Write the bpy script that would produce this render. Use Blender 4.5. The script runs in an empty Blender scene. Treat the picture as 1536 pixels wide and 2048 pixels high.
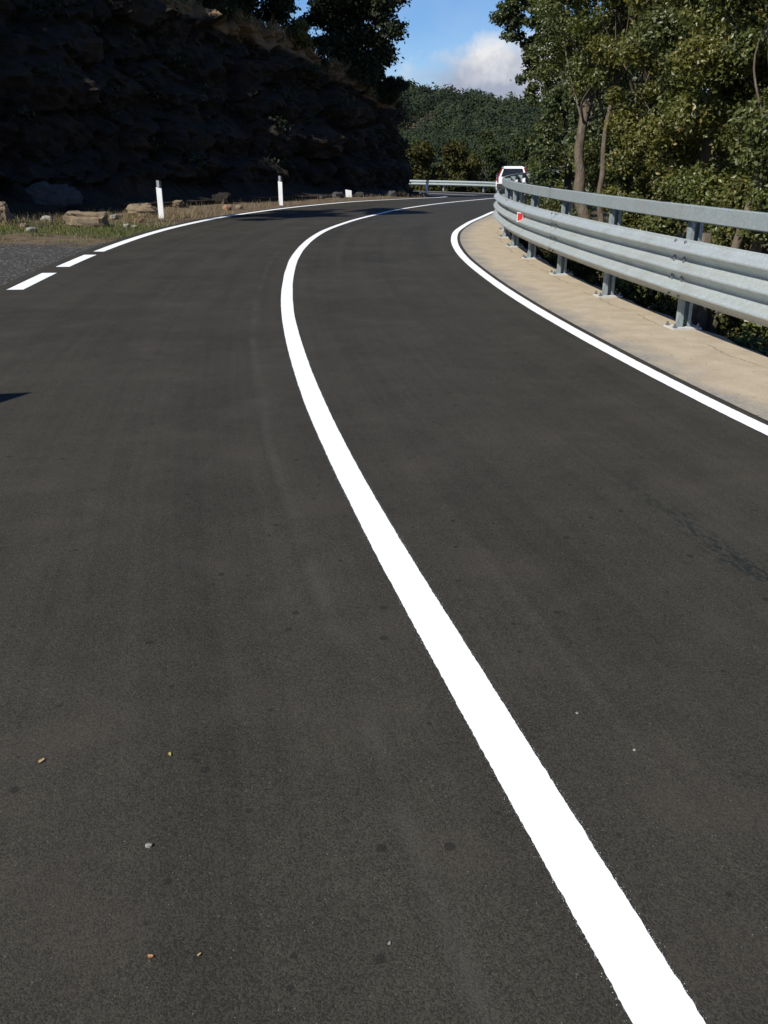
import bpy, math
import numpy as np
from mathutils import Vector

# ------------------------------------------------------------------ camera, sky, sun, exposure
scene = bpy.context.scene
COL = scene.collection
PITCH = math.atan((1024 - 315) / 1730.0)
cam_d = bpy.data.cameras.new('camera')
cam = bpy.data.objects.new('camera', cam_d); COL.objects.link(cam)
cam.location = (0, 0, 1.6)
cam.rotation_euler = (math.pi / 2 - PITCH, 0, 0)
cam_d.sensor_fit = 'VERTICAL'; cam_d.sensor_height = 24.0
cam_d.lens = 24.0 * 1730 / 2048
cam_d.clip_start = 0.05; cam_d.clip_end = 6000
scene.camera = cam

SUN_EL = math.radians(42)
SUN_H = np.array([-0.76, -0.65]); SUN_H = SUN_H / np.linalg.norm(SUN_H)   # horizontal direction towards the sun
to_sun = Vector((SUN_H[0] * math.cos(SUN_EL), SUN_H[1] * math.cos(SUN_EL), math.sin(SUN_EL)))
sun_d = bpy.data.lights.new('sun', 'SUN'); sun_d.energy = 5.0; sun_d.angle = math.radians(0.53)
sun_d.color = (1.0, 0.955, 0.87)
sun = bpy.data.objects.new('sun', sun_d); COL.objects.link(sun)
sun.rotation_euler = to_sun.to_track_quat('Z', 'Y').to_euler(); sun.location = (-40, -30, 60)

scene.view_settings.view_transform = 'Standard'
scene.view_settings.look = 'None'
scene.view_settings.gamma = 1.0
scene.view_settings.use_curve_mapping = False
scene.view_settings.exposure = 0.3
scene.cycles.use_denoising = True
scene.cycles.max_bounces = 6
scene.cycles.transparent_max_bounces = 8

world = bpy.data.worlds.new('World'); scene.world = world; world.use_nodes = True
wt = world.node_tree; wt.nodes.clear()
def wn(t, **k):
    n = wt.nodes.new(t)
    for a, b in k.items(): setattr(n, a, b)
    return n
def wl_(a, b): wt.links.new(a, b)
def wmath(op, a, b=None, clamp=False):
    n = wn('ShaderNodeMath', operation=op); n.use_clamp = clamp
    for i, v in enumerate((a, b)):
        if v is None: continue
        if isinstance(v, (int, float)): n.inputs[i].default_value = v
        else: wl_(v, n.inputs[i])
    return n.outputs[0]
sky = wn('ShaderNodeTexSky'); sky.sky_type = 'NISHITA'; sky.sun_disc = False
sky.sun_elevation = SUN_EL; sky.sun_rotation = math.atan2(SUN_H[0], SUN_H[1]) % (2 * math.pi)
sky.altitude = 600; sky.air_density = 1.0; sky.dust_density = 0.25; sky.ozone_density = 2.5
hsv = wn('ShaderNodeHueSaturation'); hsv.inputs['Saturation'].default_value = 1.25; hsv.inputs['Value'].default_value = 1.14
wl_(sky.outputs[0], hsv.inputs['Color'])
tint = wn('ShaderNodeMix', data_type='RGBA', blend_type='MULTIPLY'); tint.inputs[0].default_value = 1.0; tint.inputs[7].default_value = (.92, 1.0, 1.22, 1); wl_(hsv.outputs[0], tint.inputs[6])
tc = wn('ShaderNodeTexCoord')
sep = wn('ShaderNodeSeparateXYZ'); wl_(tc.outputs['Generated'], sep.inputs[0])
az = wmath('ARCTAN2', sep.outputs[0], sep.outputs[1]); el = wmath('ARCSINE', sep.outputs[2])
def noise_dir(scale, detail, rough=0.6):
    n = wn('ShaderNodeTexNoise'); n.inputs['Scale'].default_value = scale; n.inputs['Detail'].default_value = detail
    n.inputs['Roughness'].default_value = rough
    wl_(tc.outputs['Generated'], n.inputs['Vector']); return n.outputs['Fac']
n1 = noise_dir(13.0, 8.0); n2 = noise_dir(5.0, 4.0)
# cumulus banks low over the horizon, all round: azimuth, elevation, half-widths (degrees)
banks = [(8.8, 2.6, 8.8, 4.1), (-62, 7, 16, 5), (58, 9, 14, 5), (112, 8, 20, 6), (168, 10, 18, 6), (-128, 8, 18, 5), (-14, 13, 0.1, 0.1)]
fld = None
for a, e, sa, se in banks:
    da = wmath('DIVIDE', wmath('SUBTRACT', az, math.radians(a)), math.radians(sa))
    de = wmath('DIVIDE', wmath('SUBTRACT', el, math.radians(e)), math.radians(se))
    r2 = wmath('ADD', wmath('MULTIPLY', da, da), wmath('MULTIPLY', de, de))
    g = wmath('SUBTRACT', 1.0, r2); g = wmath('MAXIMUM', g, -1.2)
    fld = g if fld is None else wmath('MAXIMUM', fld, g)
cf = wmath('ADD', fld, wmath('MULTIPLY', wmath('SUBTRACT', n1, 0.5), 2.1))
cover = wmath('MULTIPLY', wmath('SUBTRACT', cf, 0.0), 1.9, True)
wisp = wmath('MULTIPLY', wmath('SUBTRACT', wmath('ADD', n2, wmath('MULTIPLY', n1, 0.3)), 0.66), 1.6, True)
shade = wmath('MULTIPLY', wmath('SUBTRACT', wmath('ADD', wmath('MULTIPLY', el, 7.0), wmath('MULTIPLY', wmath('SUBTRACT', n1, 0.5), 2.2)), 0.42), 1.9, True)
ccol = wn('ShaderNodeMix', data_type='RGBA'); wl_(shade, ccol.inputs[0])
ccol.inputs[6].default_value = (4.4, 4.9, 6.2, 1); ccol.inputs[7].default_value = (9.6, 9.6, 9.8, 1)
m1 = wn('ShaderNodeMix', data_type='RGBA'); wl_(wmath('MULTIPLY', wisp, 0.45), m1.inputs[0]); wl_(tint.outputs[2], m1.inputs[6]); m1.inputs[7].default_value = (8.5, 8.8, 9.4, 1)
m2 = wn('ShaderNodeMix', data_type='RGBA'); wl_(cover, m2.inputs[0]); wl_(m1.outputs[2], m2.inputs[6]); wl_(ccol.outputs[2], m2.inputs[7])
bg = wn('ShaderNodeBackground'); bg.inputs[1].default_value = 0.07; wl_(m2.outputs[2], bg.inputs[0])
wo = wn('ShaderNodeOutputWorld'); wl_(bg.outputs[0], wo.inputs[0])

# ------------------------------------------------------------------ helpers
rng = np.random.default_rng(7)
def hash3(i, j, k, seed=0):
    h = (i.astype(np.int64) * 374761393 + j.astype(np.int64) * 668265263 + k.astype(np.int64) * 2147483647 + seed * 974711) & 0xffffffff
    h = ((h ^ (h >> 13)) * 1274126177) & 0xffffffff
    h = ((h ^ (h >> 16)) * 2246822519) & 0xffffffff
    return ((h ^ (h >> 15)) & 0xffffff) / float(0xffffff)
def vnoise(p, seed=0):
    f = np.floor(p); t = p - f; t = t * t * (3 - 2 * t); f = f.astype(np.int64); r = 0
    for a in (0, 1):
        for b in (0, 1):
            for c in (0, 1):
                w = (t[..., 0] if a else 1 - t[..., 0]) * (t[..., 1] if b else 1 - t[..., 1]) * (t[..., 2] if c else 1 - t[..., 2])
                r = r + w * hash3(f[..., 0] + a, f[..., 1] + b, f[..., 2] + c, seed)
    return r
def fbm(p, oct=4, seed=0):
    r = 0; a = 0.5; s = 0
    for o in range(oct):
        r = r + a * vnoise(p * (2.03 ** o), seed + o * 17); s += a; a *= 0.5
    return r / s
def cells(p, seed=0):
    """Nearest jittered cell: random value of the cell and distance to the border."""
    f = np.floor(p).astype(np.int64); d1 = np.full(p.shape[:-1], 9.0); d2 = d1.copy(); v1 = np.zeros(p.shape[:-1])
    for a in (-1, 0, 1):
        for b in (-1, 0, 1):
            for c in (-1, 0, 1):
                i, j, k = f[..., 0] + a, f[..., 1] + b, f[..., 2] + c
                q = np.stack([i + hash3(i, j, k, seed + 1), j + hash3(i, j, k, seed + 2), k + hash3(i, j, k, seed + 3)], -1)
                d = np.linalg.norm(p - q, axis=-1); v = hash3(i, j, k, seed + 4)
                n = d < d1
                d2 = np.where(n, d1, np.minimum(d2, d)); v1 = np.where(n, v, v1); d1 = np.where(n, d, d1)
    return v1, d2 - d1
def sstep(a, b, x):
    t = np.clip((x - a) / (b - a), 0, 1); return t * t * (3 - 2 * t)
def unit(v): return v / np.maximum(np.linalg.norm(v, axis=-1, keepdims=True), 1e-9)

def link(name, me, mat=None, parent=None):
    o = bpy.data.objects.new(name, me); COL.objects.link(o)
    if mat is not None and len(me.materials) == 0: me.materials.append(mat)
    if parent is not None: o.parent = parent
    return o
def raw(name, v, f, mat=None, parent=None, smooth=False):
    me = bpy.data.meshes.new(name); me.from_pydata([tuple(map(float, p)) for p in v], [], [tuple(map(int, q)) for q in f]); me.update()
    if smooth: me.polygons.foreach_set('use_smooth', [True] * len(me.polygons))
    return link(name, me, mat, parent)
def quads_mesh(name, V, Q, smooth=False, uv=None):
    me = bpy.data.meshes.new(name); V = np.asarray(V, np.float32).reshape(-1, 3); Q = np.asarray(Q, np.int32).reshape(-1, 4)
    me.vertices.add(len(V)); me.vertices.foreach_set('co', V.ravel())
    me.loops.add(Q.size); me.loops.foreach_set('vertex_index', Q.ravel())
    me.polygons.add(len(Q)); me.polygons.foreach_set('loop_start', np.arange(0, Q.size, 4, dtype=np.int32))
    me.polygons.foreach_set('use_smooth', np.full(len(Q), smooth))
    if uv is not None:
        l = me.uv_layers.new(name='UVMap'); l.data.foreach_set('uv', np.asarray(uv, np.float32)[Q.ravel()].ravel())
    me.update(calc_edges=True); return me
def grid_quads(n, m):
    i = np.arange(n - 1)[:, None] * m + np.arange(m - 1)[None]
    return np.stack([i, i + 1, i + m + 1, i + m], -1).reshape(-1, 4)
def tag(o, label=None, cat=None, group=None, kind=None):
    if label: o['label'] = label
    if cat: o['category'] = cat
    if group: o['group'] = group
    if kind: o['kind'] = kind
    return o
def empty(name, loc=(0, 0, 0), rz=0.0):
    o = bpy.data.objects.new(name, None); COL.objects.link(o); o.location = loc; o.rotation_euler = (0, 0, rz)
    o.empty_display_size = 0.2; return o
class MB:
    """Collects boxes, tubes and prisms into one mesh."""
    def __init__(s): s.v = []; s.f = []
    def add(s, v, f):
        n = len(s.v); s.v += [tuple(p) for p in v]; s.f += [tuple(i + n for i in q) for q in f]; return s
    def box(s, c, d, rz=0.0, taper=1.0):
        ca, sa = math.cos(rz), math.sin(rz); v = []
        for z in (-1, 1):
            k = taper if z > 0 else 1.0
            for x, y in ((-1, -1), (1, -1), (1, 1), (-1, 1)):
                px, py = x * d[0] / 2 * k, y * d[1] / 2 * k
                v.append((c[0] + px * ca - py * sa, c[1] + px * sa + py * ca, c[2] + z * d[2] / 2))
        return s.add(v, [(3, 2, 1, 0), (4, 5, 6, 7), (0, 1, 5, 4), (1, 2, 6, 5), (2, 3, 7, 6), (3, 0, 4, 7)])
    def prism(s, pts, z0, z1):
        n = len(pts); v = [(x, y, z0) for x, y in pts] + [(x, y, z1) for x, y in pts]
        return s.add(v, [tuple(range(n))[::-1], tuple(range(n, 2 * n))] + [(i, (i + 1) % n, n + (i + 1) % n, n + i) for i in range(n)])
    def tube(s, P, R, n=8, caps=True):
        P = np.asarray(P, float); R = np.broadcast_to(np.asarray(R, float), (len(P),)); v = []; f = []
        T = unit(np.gradient(P, axis=0)); u = np.array([1.0, 0, 0])
        if abs(T[0][0]) > .9: u = np.array([0, 1.0, 0])
        for i in range(len(P)):
            u = unit(u - T[i] * np.dot(u, T[i])); w = np.cross(T[i], u)
            for k in range(n):
                a = 2 * math.pi * k / n; v.append(P[i] + R[i] * (math.cos(a) * u + math.sin(a) * w))
        for i in range(len(P) - 1):
            for k in range(n): f.append((i * n + k, i * n + (k + 1) % n, (i + 1) * n + (k + 1) % n, (i + 1) * n + k))
        if caps: f += [tuple(range(n))[::-1], tuple(range((len(P) - 1) * n, len(P) * n))]
        return s.add(v, f)
    def build(s, name, mat=None, parent=None, smooth=False): return raw(name, s.v, s.f, mat, parent, smooth)
def join(mb, *more):
    for m in more: mb.add(m.v, m.f)
    return mb

# ------------------------------------------------------------------ materials
class NT:
    def __init__(s, name):
        s.m = bpy.data.materials.new(name); s.m.use_nodes = True; s.t = s.m.node_tree
        s.b = s.t.nodes['Principled BSDF']; s.out = s.t.nodes['Material Output']
        s.tc = s.n('ShaderNodeTexCoord')
    def n(s, t, **k):
        x = s.t.nodes.new(t)
        for a, b in k.items(): setattr(x, a, b)
        return x
    def put(s, v, sock):
        if isinstance(v, bpy.types.NodeSocket): s.t.links.new(v, sock)
        elif isinstance(v, (tuple, list)): sock.default_value = tuple(v) + ((1,) if len(v) == 3 and len(sock.default_value) == 4 else ())
        else: sock.default_value = v
    def math(s, op, a, b=0.0, clamp=False):
        x = s.n('ShaderNodeMath', operation=op); x.use_clamp = clamp; s.put(a, x.inputs[0]); s.put(b, x.inputs[1]); return x.outputs[0]
    def vec(s, src='Object', scale=(1, 1, 1)):
        x = s.n('ShaderNodeMapping'); s.t.links.new(s.tc.outputs[src], x.inputs[0]); x.inputs['Scale'].default_value = scale; return x.outputs[0]
    def noise(s, scale, detail=4, src='Object', stretch=(1, 1, 1), rough=.55):
        x = s.n('ShaderNodeTexNoise'); x.inputs['Scale'].default_value = scale; x.inputs['Detail'].default_value = detail; x.inputs['Roughness'].default_value = rough
        s.t.links.new(s.vec(src, stretch), x.inputs['Vector']); return x.outputs['Fac']
    def voro(s, scale, src='Object', feature='F1', out='Distance', stretch=(1, 1, 1), dim='3D'):
        x = s.n('ShaderNodeTexVoronoi', feature=feature, voronoi_dimensions=dim); x.inputs['Scale'].default_value = scale
        s.t.links.new(s.vec(src, stretch), x.inputs['Vector']); return x.outputs[out]
    def ramp(s, v, lo, hi, clamp=True):
        x = s.n('ShaderNodeMapRange'); x.clamp = clamp; s.put(v, x.inputs[0]); x.inputs[1].default_value = lo; x.inputs[2].default_value = hi; return x.outputs[0]
    def mix(s, f, a, b, mode='MIX'):
        x = s.n('ShaderNodeMix', data_type='RGBA', blend_type=mode); s.put(f, x.inputs[0]); s.put(a, x.inputs[6]); s.put(b, x.inputs[7]); return x.outputs[2]
    def bump(s, h, strength, dist=0.01):
        x = s.n('ShaderNodeBump'); x.inputs['Strength'].default_value = strength; x.inputs['Distance'].default_value = dist; s.put(h, x.inputs['Height'])
        s.t.links.new(x.outputs[0], s.b.inputs['Normal'])
    def fin(s, col=None, rough=None, metal=None, spec=None):
        if col is not None: s.put(col, s.b.inputs['Base Color'])
        if rough is not None: s.put(rough, s.b.inputs['Roughness'])
        if metal is not None: s.put(metal, s.b.inputs['Metallic'])
        if spec is not None: s.put(spec, s.b.inputs['Specular IOR Level'])
        return s.m
    def attr(s, name):
        x = s.n('ShaderNodeAttribute'); x.attribute_name = name; return x.outputs['Fac']
def plain(name, col, rough=.6, metal=0.0, var=.12, scale=8.0, spec=.4):
    t = NT(name); n = t.noise(scale, 5)
    c = t.mix(t.ramp(n, .3, .7), tuple(x * (1 - var) for x in col), tuple(min(1, x * (1 + var)) for x in col))
    return t.fin(c, rough, metal, spec)
def uvsplit(t):
    x = t.n('ShaderNodeSeparateXYZ'); t.t.links.new(t.tc.outputs['UV'], x.inputs[0]); return x.outputs[0], x.outputs[1]
M = {}
def asphalt():
    t = NT('asphalt'); u, v = uvsplit(t)
    grain = t.voro(250, 'Object', out='Color', dim='2D'); g = t.n('ShaderNodeSeparateColor'); t.t.links.new(grain, g.inputs[0])
    dist = t.voro(250, 'Object', dim='2D')
    fine = t.noise(420, 3, 'Object'); big = t.noise(.55, 5, 'Object'); mid = t.noise(6, 5, 'Object')
    streak = t.noise(1.0, 4, 'UV', (3.2, .05, 1)); thin = t.noise(1.0, 3, 'UV', (22, .25, 1))
    c = t.mix(g.outputs[0], (.0245, .0225, .0172), (.061, .0555, .0430))
    c = t.mix(t.ramp(fine, .3, .72), t.mix(1.0, c, (.7, .7, .7), 'MULTIPLY'), c)
    k = t.math('ADD', t.math('MULTIPLY', t.ramp(big, .3, .7), .32), t.math('MULTIPLY', t.ramp(streak, .3, .7), .26))
    k = t.math('ADD', k, t.math('MULTIPLY', t.ramp(thin, .35, .7), .12)); k = t.math('ADD', k, t.math('MULTIPLY', t.ramp(mid, .3, .7), .14))
    k = t.math('ADD', k, .58)
    kc = t.n('ShaderNodeCombineXYZ'); [t.put(k, kc.inputs[i]) for i in range(3)]
    c = t.mix(1.0, c, kc.outputs[0], 'MULTIPLY')
    # warm dusty tint in places, lighter aggregate chips, tar spots, rubber scuffs, paving joint
    c = t.mix(t.math('MULTIPLY', t.ramp(t.noise(1.7, 4), .5, .75), .4), c, (.062, .052, .043))
    chip = t.math('MULTIPLY', t.ramp(g.outputs[1], .9965, .998), t.ramp(dist, .5, .2))
    c = t.mix(t.math('MULTIPLY', chip, .6), c, (.24, .22, .19))
    spotd = t.voro(6.0, 'Object', dim='2D'); spotc = t.n('ShaderNodeSeparateColor'); t.t.links.new(t.voro(6.0, 'Object', out='Color', dim='2D'), spotc.inputs[0])
    rad = t.math('MULTIPLY', t.math('SUBTRACT', t.math('POWER', spotc.outputs[0], 3.0), .06), .105)
    edge = t.math('ADD', spotd, t.math('MULTIPLY', t.math('SUBTRACT', t.noise(90, 3), .5), .06))
    spot = t.math('MULTIPLY', t.ramp(t.math('SUBTRACT', rad, edge), -.012, .02), .7)
    c = t.mix(spot, c, (.014, .014, .013))
    sc = t.noise(1.0, 5, 'UV', (26, 1.1, 1), .7); sm = t.ramp(t.noise(.8, 2, 'UV', (1.2, .35, 1)), .58, .66)
    c = t.mix(t.math('MULTIPLY', t.math('MULTIPLY', t.ramp(sc, .64, .72), sm), .55), c, (.016, .016, .015))
    # a dragged scuff in the inner lane
    su = t.math('ABSOLUTE', t.math('SUBTRACT', t.math('ADD', u, t.math('MULTIPLY', t.math('SUBTRACT', t.noise(3, 3, 'UV', (0, 1, 0)), .5), .22)), 1.43))
    sv = t.math('MULTIPLY', t.ramp(v, 12.95, 13.15), t.ramp(v, 14.9, 13.3))
    sk = t.math('MULTIPLY', t.math('MULTIPLY', t.ramp(su, .10, .03), sv), t.ramp(t.noise(40, 4, 'UV', (1, .35, 1), .7), .46, .56))
    c = t.mix(t.math('MULTIPLY', sk, .95), c, (.009, .014, .013))
    ju = t.math('ABSOLUTE', t.math('ADD', t.math('ADD', u, t.math('MULTIPLY', t.math('SUBTRACT', t.noise(.5, 3, 'UV', (0, 1, 0)), .5), .12)), .36))
    c = t.mix(t.math('MULTIPLY', t.math('MULTIPLY', t.ramp(ju, .05, .0), .28), t.ramp(t.noise(2.2, 3), .38, .6)), c, (.082, .075, .064))
    h = t.math('ADD', t.math('MULTIPLY', dist, -1.0), t.math('MULTIPLY', fine, .5))
    t.bump(h, .28, .003)
    return t.fin(c, t.ramp(fine, -1.6, 1.1), 0, .16)
M['asphalt'] = asphalt()
def paint():
    t = NT('road_paint'); n = t.noise(160, 4); w = t.noise(7, 5)
    c = t.mix(t.ramp(w, .3, .7), (.80, .81, .80), (.86, .865, .86)); t.bump(n, .35, .003)
    return t.fin(c, .55, 0, .4)
M['paint'] = paint()
def verge():
    t = NT('dusty_concrete'); u, v = uvsplit(t)
    e = t.math('ADD', u, t.math('MULTIPLY', t.math('SUBTRACT', t.noise(2.2, 5, 'Object'), .5), .9))
    grey = t.mix(t.ramp(t.noise(30, 5), .3, .7), (.19, .175, .15), (.28, .26, .225))
    sand = t.mix(t.ramp(t.noise(4, 6), .3, .7), (.345, .283, .198), (.43, .362, .262))
    sand = t.mix(t.math('MULTIPLY', t.ramp(t.noise(90, 3), .45, .75), .4), sand, (.25, .19, .12))
    c = t.mix(t.ramp(e, -.05, .32), grey, sand)
    grit = t.voro(26, out='Color'); gs = t.n('ShaderNodeSeparateColor'); t.t.links.new(grit, gs.inputs[0])
    c = t.mix(t.math('MULTIPLY', t.math('MULTIPLY', t.ramp(gs.outputs[0], .965, .975), t.ramp(t.voro(26), .32, .22)), .7), c, (.10, .075, .05))
    cu = t.math('ABSOLUTE', t.math('SUBTRACT', t.math('ADD', u, t.math('MULTIPLY', t.math('SUBTRACT', t.noise(1.0, 6, 'UV', (0, 1, 0), .65), .5), .35)), .84))
    ck = t.math('MULTIPLY', t.ramp(cu, .018, .006), t.ramp(t.noise(.9, 2, 'UV', (0, 1, 0)), .44, .52))
    c = t.mix(t.math('MULTIPLY', ck, .5), c, (.16, .115, .066))
    t.bump(t.math('ADD', t.noise(45, 6), t.math('MULTIPLY', t.noise(5, 4), .8)), .5, .012)
    return t.fin(c, .9, 0, .2)
M['verge'] = verge()
def groundm():
    t = NT('roadside_soil'); gr = t.attr('gravel'); ga = t.attr('green')
    soil = t.mix(t.ramp(t.noise(3.5, 6), .3, .7), (.072, .05, .032), (.16, .115, .07))
    soil = t.mix(t.math('MULTIPLY', t.ramp(t.noise(40, 4), .5, .7), .5), soil, (.21, .17, .12))
    vv = t.voro(38, out='Color'); s = t.n('ShaderNodeSeparateColor'); t.t.links.new(vv, s.inputs[0])
    grav = t.mix(s.outputs[0], (.022, .022, .022), (.085, .082, .075))
    grav = t.mix(t.ramp(s.outputs[1], .93, .96), grav, (.26, .23, .19))
    gn = t.math('ADD', gr, t.math('MULTIPLY', t.math('SUBTRACT', t.noise(1.3, 5), .5), 1.1))
    c = t.mix(t.ramp(gn, .35, .6), soil, grav)
    c = t.mix(t.math('MULTIPLY', t.ramp(t.math('ADD', ga, t.math('MULTIPLY', t.math('SUBTRACT', t.noise(2.5, 5), .5), 1.0)), .4, .7), .75), c, (.05, .062, .018))
    t.bump(t.math('ADD', t.noise(22, 6), t.voro(38)), .7, .03)
    return t.fin(c, .95, 0, .2)
M['ground'] = groundm()
def rockm(name, a, b, c3, sc=1.0, rust=.5, top=None):
    t = NT(name); n = t.noise(1.3 * sc, 8, rough=.65); f = t.noise(9 * sc, 8, rough=.7); v = t.voro(2.6 * sc, feature='DISTANCE_TO_EDGE', stretch=(1, 1, 1.9))
    c = t.mix(t.ramp(n, .3, .7), a, b); c = t.mix(t.math('MULTIPLY', t.ramp(t.noise(.8 * sc, 4), .5, .68), rust), c, c3)
    c = t.mix(t.math('MULTIPLY', t.ramp(f, .35, .65), .5), c, t.mix(1.0, c, (.5, .5, .5), 'MULTIPLY'))
    c = t.mix(t.math('MULTIPLY', t.ramp(v, .02, .0), .35), c, t.mix(1.0, c, (.4, .4, .4), 'MULTIPLY'))
    if top: c = t.mix(t.ramp(t.math('ADD', t.attr('top'), t.math('MULTIPLY', t.math('SUBTRACT', t.noise(1.1, 5), .5), 1.2)), .45, .7), c, top)
    t.bump(t.math('ADD', t.math('MULTIPLY', f, 1.2), t.math('MULTIPLY', t.ramp(v, 0, .1), .25)), .8, .08 / sc)
    return t.fin(c, .9, 0, .2)
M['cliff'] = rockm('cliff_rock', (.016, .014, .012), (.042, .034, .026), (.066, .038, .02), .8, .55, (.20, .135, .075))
M['boulder'] = rockm('darkened_grey_boulder', (.05, .05, .05), (.10, .098, .095), (.07, .062, .05), 3)  # grey lowered so the shade at the cliff foot sits in the colour
M['tanstone'] = rockm('tan_stone', (.16, .12, .075), (.29, .23, .155), (.17, .11, .06), 5)
M['palestone'] = rockm('pale_stone', (.26, .25, .22), (.38, .36, .31), (.3, .26, .18), 9)
M['redstone'] = rockm('red_stone', (.22, .12, .075), (.34, .2, .13), (.3, .18, .1), 7)
def leafm(name, dark, light, dry=None, dryf=.06, gloss=.45, trans=.25, nsc=1.1, ntint=(1.08, 1.0, .75), tone=False, spec=.45):
    t = NT(name); g = t.n('ShaderNodeNewGeometry'); r = g.outputs['Random Per Island']
    c = t.mix(r, dark, light)
    c = t.mix(t.math('MULTIPLY', t.ramp(t.noise(nsc, 3), .4, .62), .6), c, t.mix(1.0, light, ntint, 'MULTIPLY'))
    if dry: 
        w = t.n('ShaderNodeTexWhiteNoise', noise_dimensions='1D'); t.put(t.math('MULTIPLY', r, 917.0), w.inputs['W'])
        c = t.mix(t.ramp(w.outputs['Value'], 1 - dryf, 1 - dryf + .01), c, dry)
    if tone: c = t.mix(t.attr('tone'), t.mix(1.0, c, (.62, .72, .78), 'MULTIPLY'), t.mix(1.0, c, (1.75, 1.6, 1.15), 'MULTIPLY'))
    t.fin(c, gloss, 0, spec)
    tr = t.n('ShaderNodeBsdfTranslucent'); t.put(t.mix(1.0, c, (1.3, 1.4, .6), 'MULTIPLY'), tr.inputs['Color'])
    mx = t.n('ShaderNodeMixShader'); mx.inputs[0].default_value = trans; g2 = 0
    t.t.links.new(t.b.outputs[0], mx.inputs[1]); t.t.links.new(tr.outputs[0], mx.inputs[2]); t.t.links.new(mx.outputs[0], t.out.inputs[0])
    return t.m
M['oak'] = leafm('oak_leaves', (.036, .046, .014), (.112, .132, .038), (.22, .20, .07), .03, .42, .3)
M['oak_olive'] = leafm('olive_oak_leaves', (.042, .049, .014), (.132, .136, .036), (.25, .19, .06), .045, .42, .3)
M['oak_cool'] = leafm('cool_oak_leaves', (.022, .034, .015), (.068, .090, .036), (.15, .13, .05), .03, .42, .28)
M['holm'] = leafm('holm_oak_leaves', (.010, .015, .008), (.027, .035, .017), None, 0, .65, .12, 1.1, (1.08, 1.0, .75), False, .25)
M['bush'] = leafm('bush_leaves', (.030, .036, .011), (.090, .094, .028), (.14, .10, .04), .04)
M['wood'] = leafm('haze_tinted_wood_leaves', (.015, .024, .0185), (.023, .033, .0235), (.03, .038, .02), .0001, .8, .06, .05, (1.3, 1.2, .9), True, .08)  # bluish leaf colour stands in for the distant haze
M['mid_olive'] = leafm('olive_bush_leaves', (.034, .036, .012), (.062, .061, .020), (.09, .075, .03), .05, .75, .15, .5, (1.15, 1.0, .7), False, .12)
M['mid_green'] = leafm('green_tree_leaves', (.022, .032, .012), (.044, .056, .020), (.07, .07, .03), .04, .75, .15, .4, (1.1, 1.05, .8), False, .12)
M['dry'] = leafm('dry_grass_blades', (.10, .075, .04), (.26, .20, .11), (.3, .26, .16), .2, .7)
M['green'] = leafm('green_grass_blades', (.045, .06, .016), (.12, .14, .04), (.28, .22, .1), .12, .6)
def barkm(name, a, b):
    t = NT(name); n = t.noise(14, 7, stretch=(1, 1, .25), rough=.7); v = t.noise(55, 5, stretch=(1, 1, .2))
    c = t.mix(t.ramp(n, .3, .7), a, b); c = t.mix(t.math('MULTIPLY', t.ramp(t.noise(5, 4), .5, .7), .5), c, (.16, .17, .13))
    t.bump(t.math('ADD', n, v), .9, .03); return t.fin(c, .9, 0, .2)
M['bark'] = barkm('oak_bark', (.060, .046, .033), (.19, .15, .11))
M['bark_dark'] = barkm('dark_bark', (.03, .025, .02), (.075, .062, .05))
def galv(name, a, b, rough=.48):
    t = NT(name); v = t.voro(70, out='Color'); s = t.n('ShaderNodeSeparateColor'); t.t.links.new(v, s.inputs[0])
    n = t.noise(5, 6); c = t.mix(s.outputs[0], a, b); st = t.noise(3, 5, stretch=(1, 1, .2))
    c = t.mix(t.math('MULTIPLY', t.ramp(n, .45, .75), .35), c, tuple(x * .72 for x in a))
    c = t.mix(t.math('MULTIPLY', t.ramp(st, .52, .78), .4), c, (.24, .215, .17))
    t.bump(t.noise(30, 4), .08, .01)
    return t.fin(c, t.math('ADD', t.math('MULTIPLY', n, .25), rough - .12), .3, .5)
M['galv'] = galv('galvanised_steel', (.34, .378, .37), (.44, .48, .468))
M['galv_dull_dark'] = galv('dull_darkened_galvanised_steel', (.25, .29, .295), (.34, .385, .385), .55)  # dull steel, darkened so posts and top rail carry their shade in the colour
M['bolt'] = plain('bolt_steel', (.25, .26, .26), .45, .8)
M['whiteplate'] = plain('zinc_white_plate', (.46, .46, .44), .7)
M['white'] = plain('white_plastic', (.82, .82, .80), .5, 0, .05, 3)
M['black'] = plain('black_plastic', (.012, .012, .013), .5)
M['reflector'] = plain('grey_reflector', (.42, .44, .47), .3, .3)
M['red'] = plain('red_reflector', (.62, .03, .035), .3, 0, .08)
M['signwhite'] = plain('sign_white', (.75, .75, .73), .4)
M['carwhite'] = plain('white_car_paint', (.80, .81, .82), .22, 0, .02, 1, .6)
M['glass'] = plain('dark_car_glass', (.012, .014, .016), .08, 0, .05, 1, .6)
M['taillight'] = plain('red_tail_lamp', (.22, .008, .012), .2, 0, .1, 20, .6)
M['rubber'] = plain('tyre_rubber', (.018, .018, .018), .8)
M['rim'] = plain('alloy_rim', (.5, .5, .52), .35, .8)
M['greytrim'] = plain('dark_grey_trim', (.035, .036, .038), .6)
M['plate'] = plain('number_plate', (.7, .7, .66), .4)
M['leaf_tan'] = plain('tan_dead_leaf', (.40, .27, .13), .8); M['leaf_orange'] = plain('orange_dead_leaf', (.36, .17, .06), .8)
M['leaf_yellow'] = plain('yellow_dead_leaf', (.34, .29, .07), .8); M['blue'] = plain('blue_plastic_scrap', (.03, .12, .34), .5)

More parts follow.
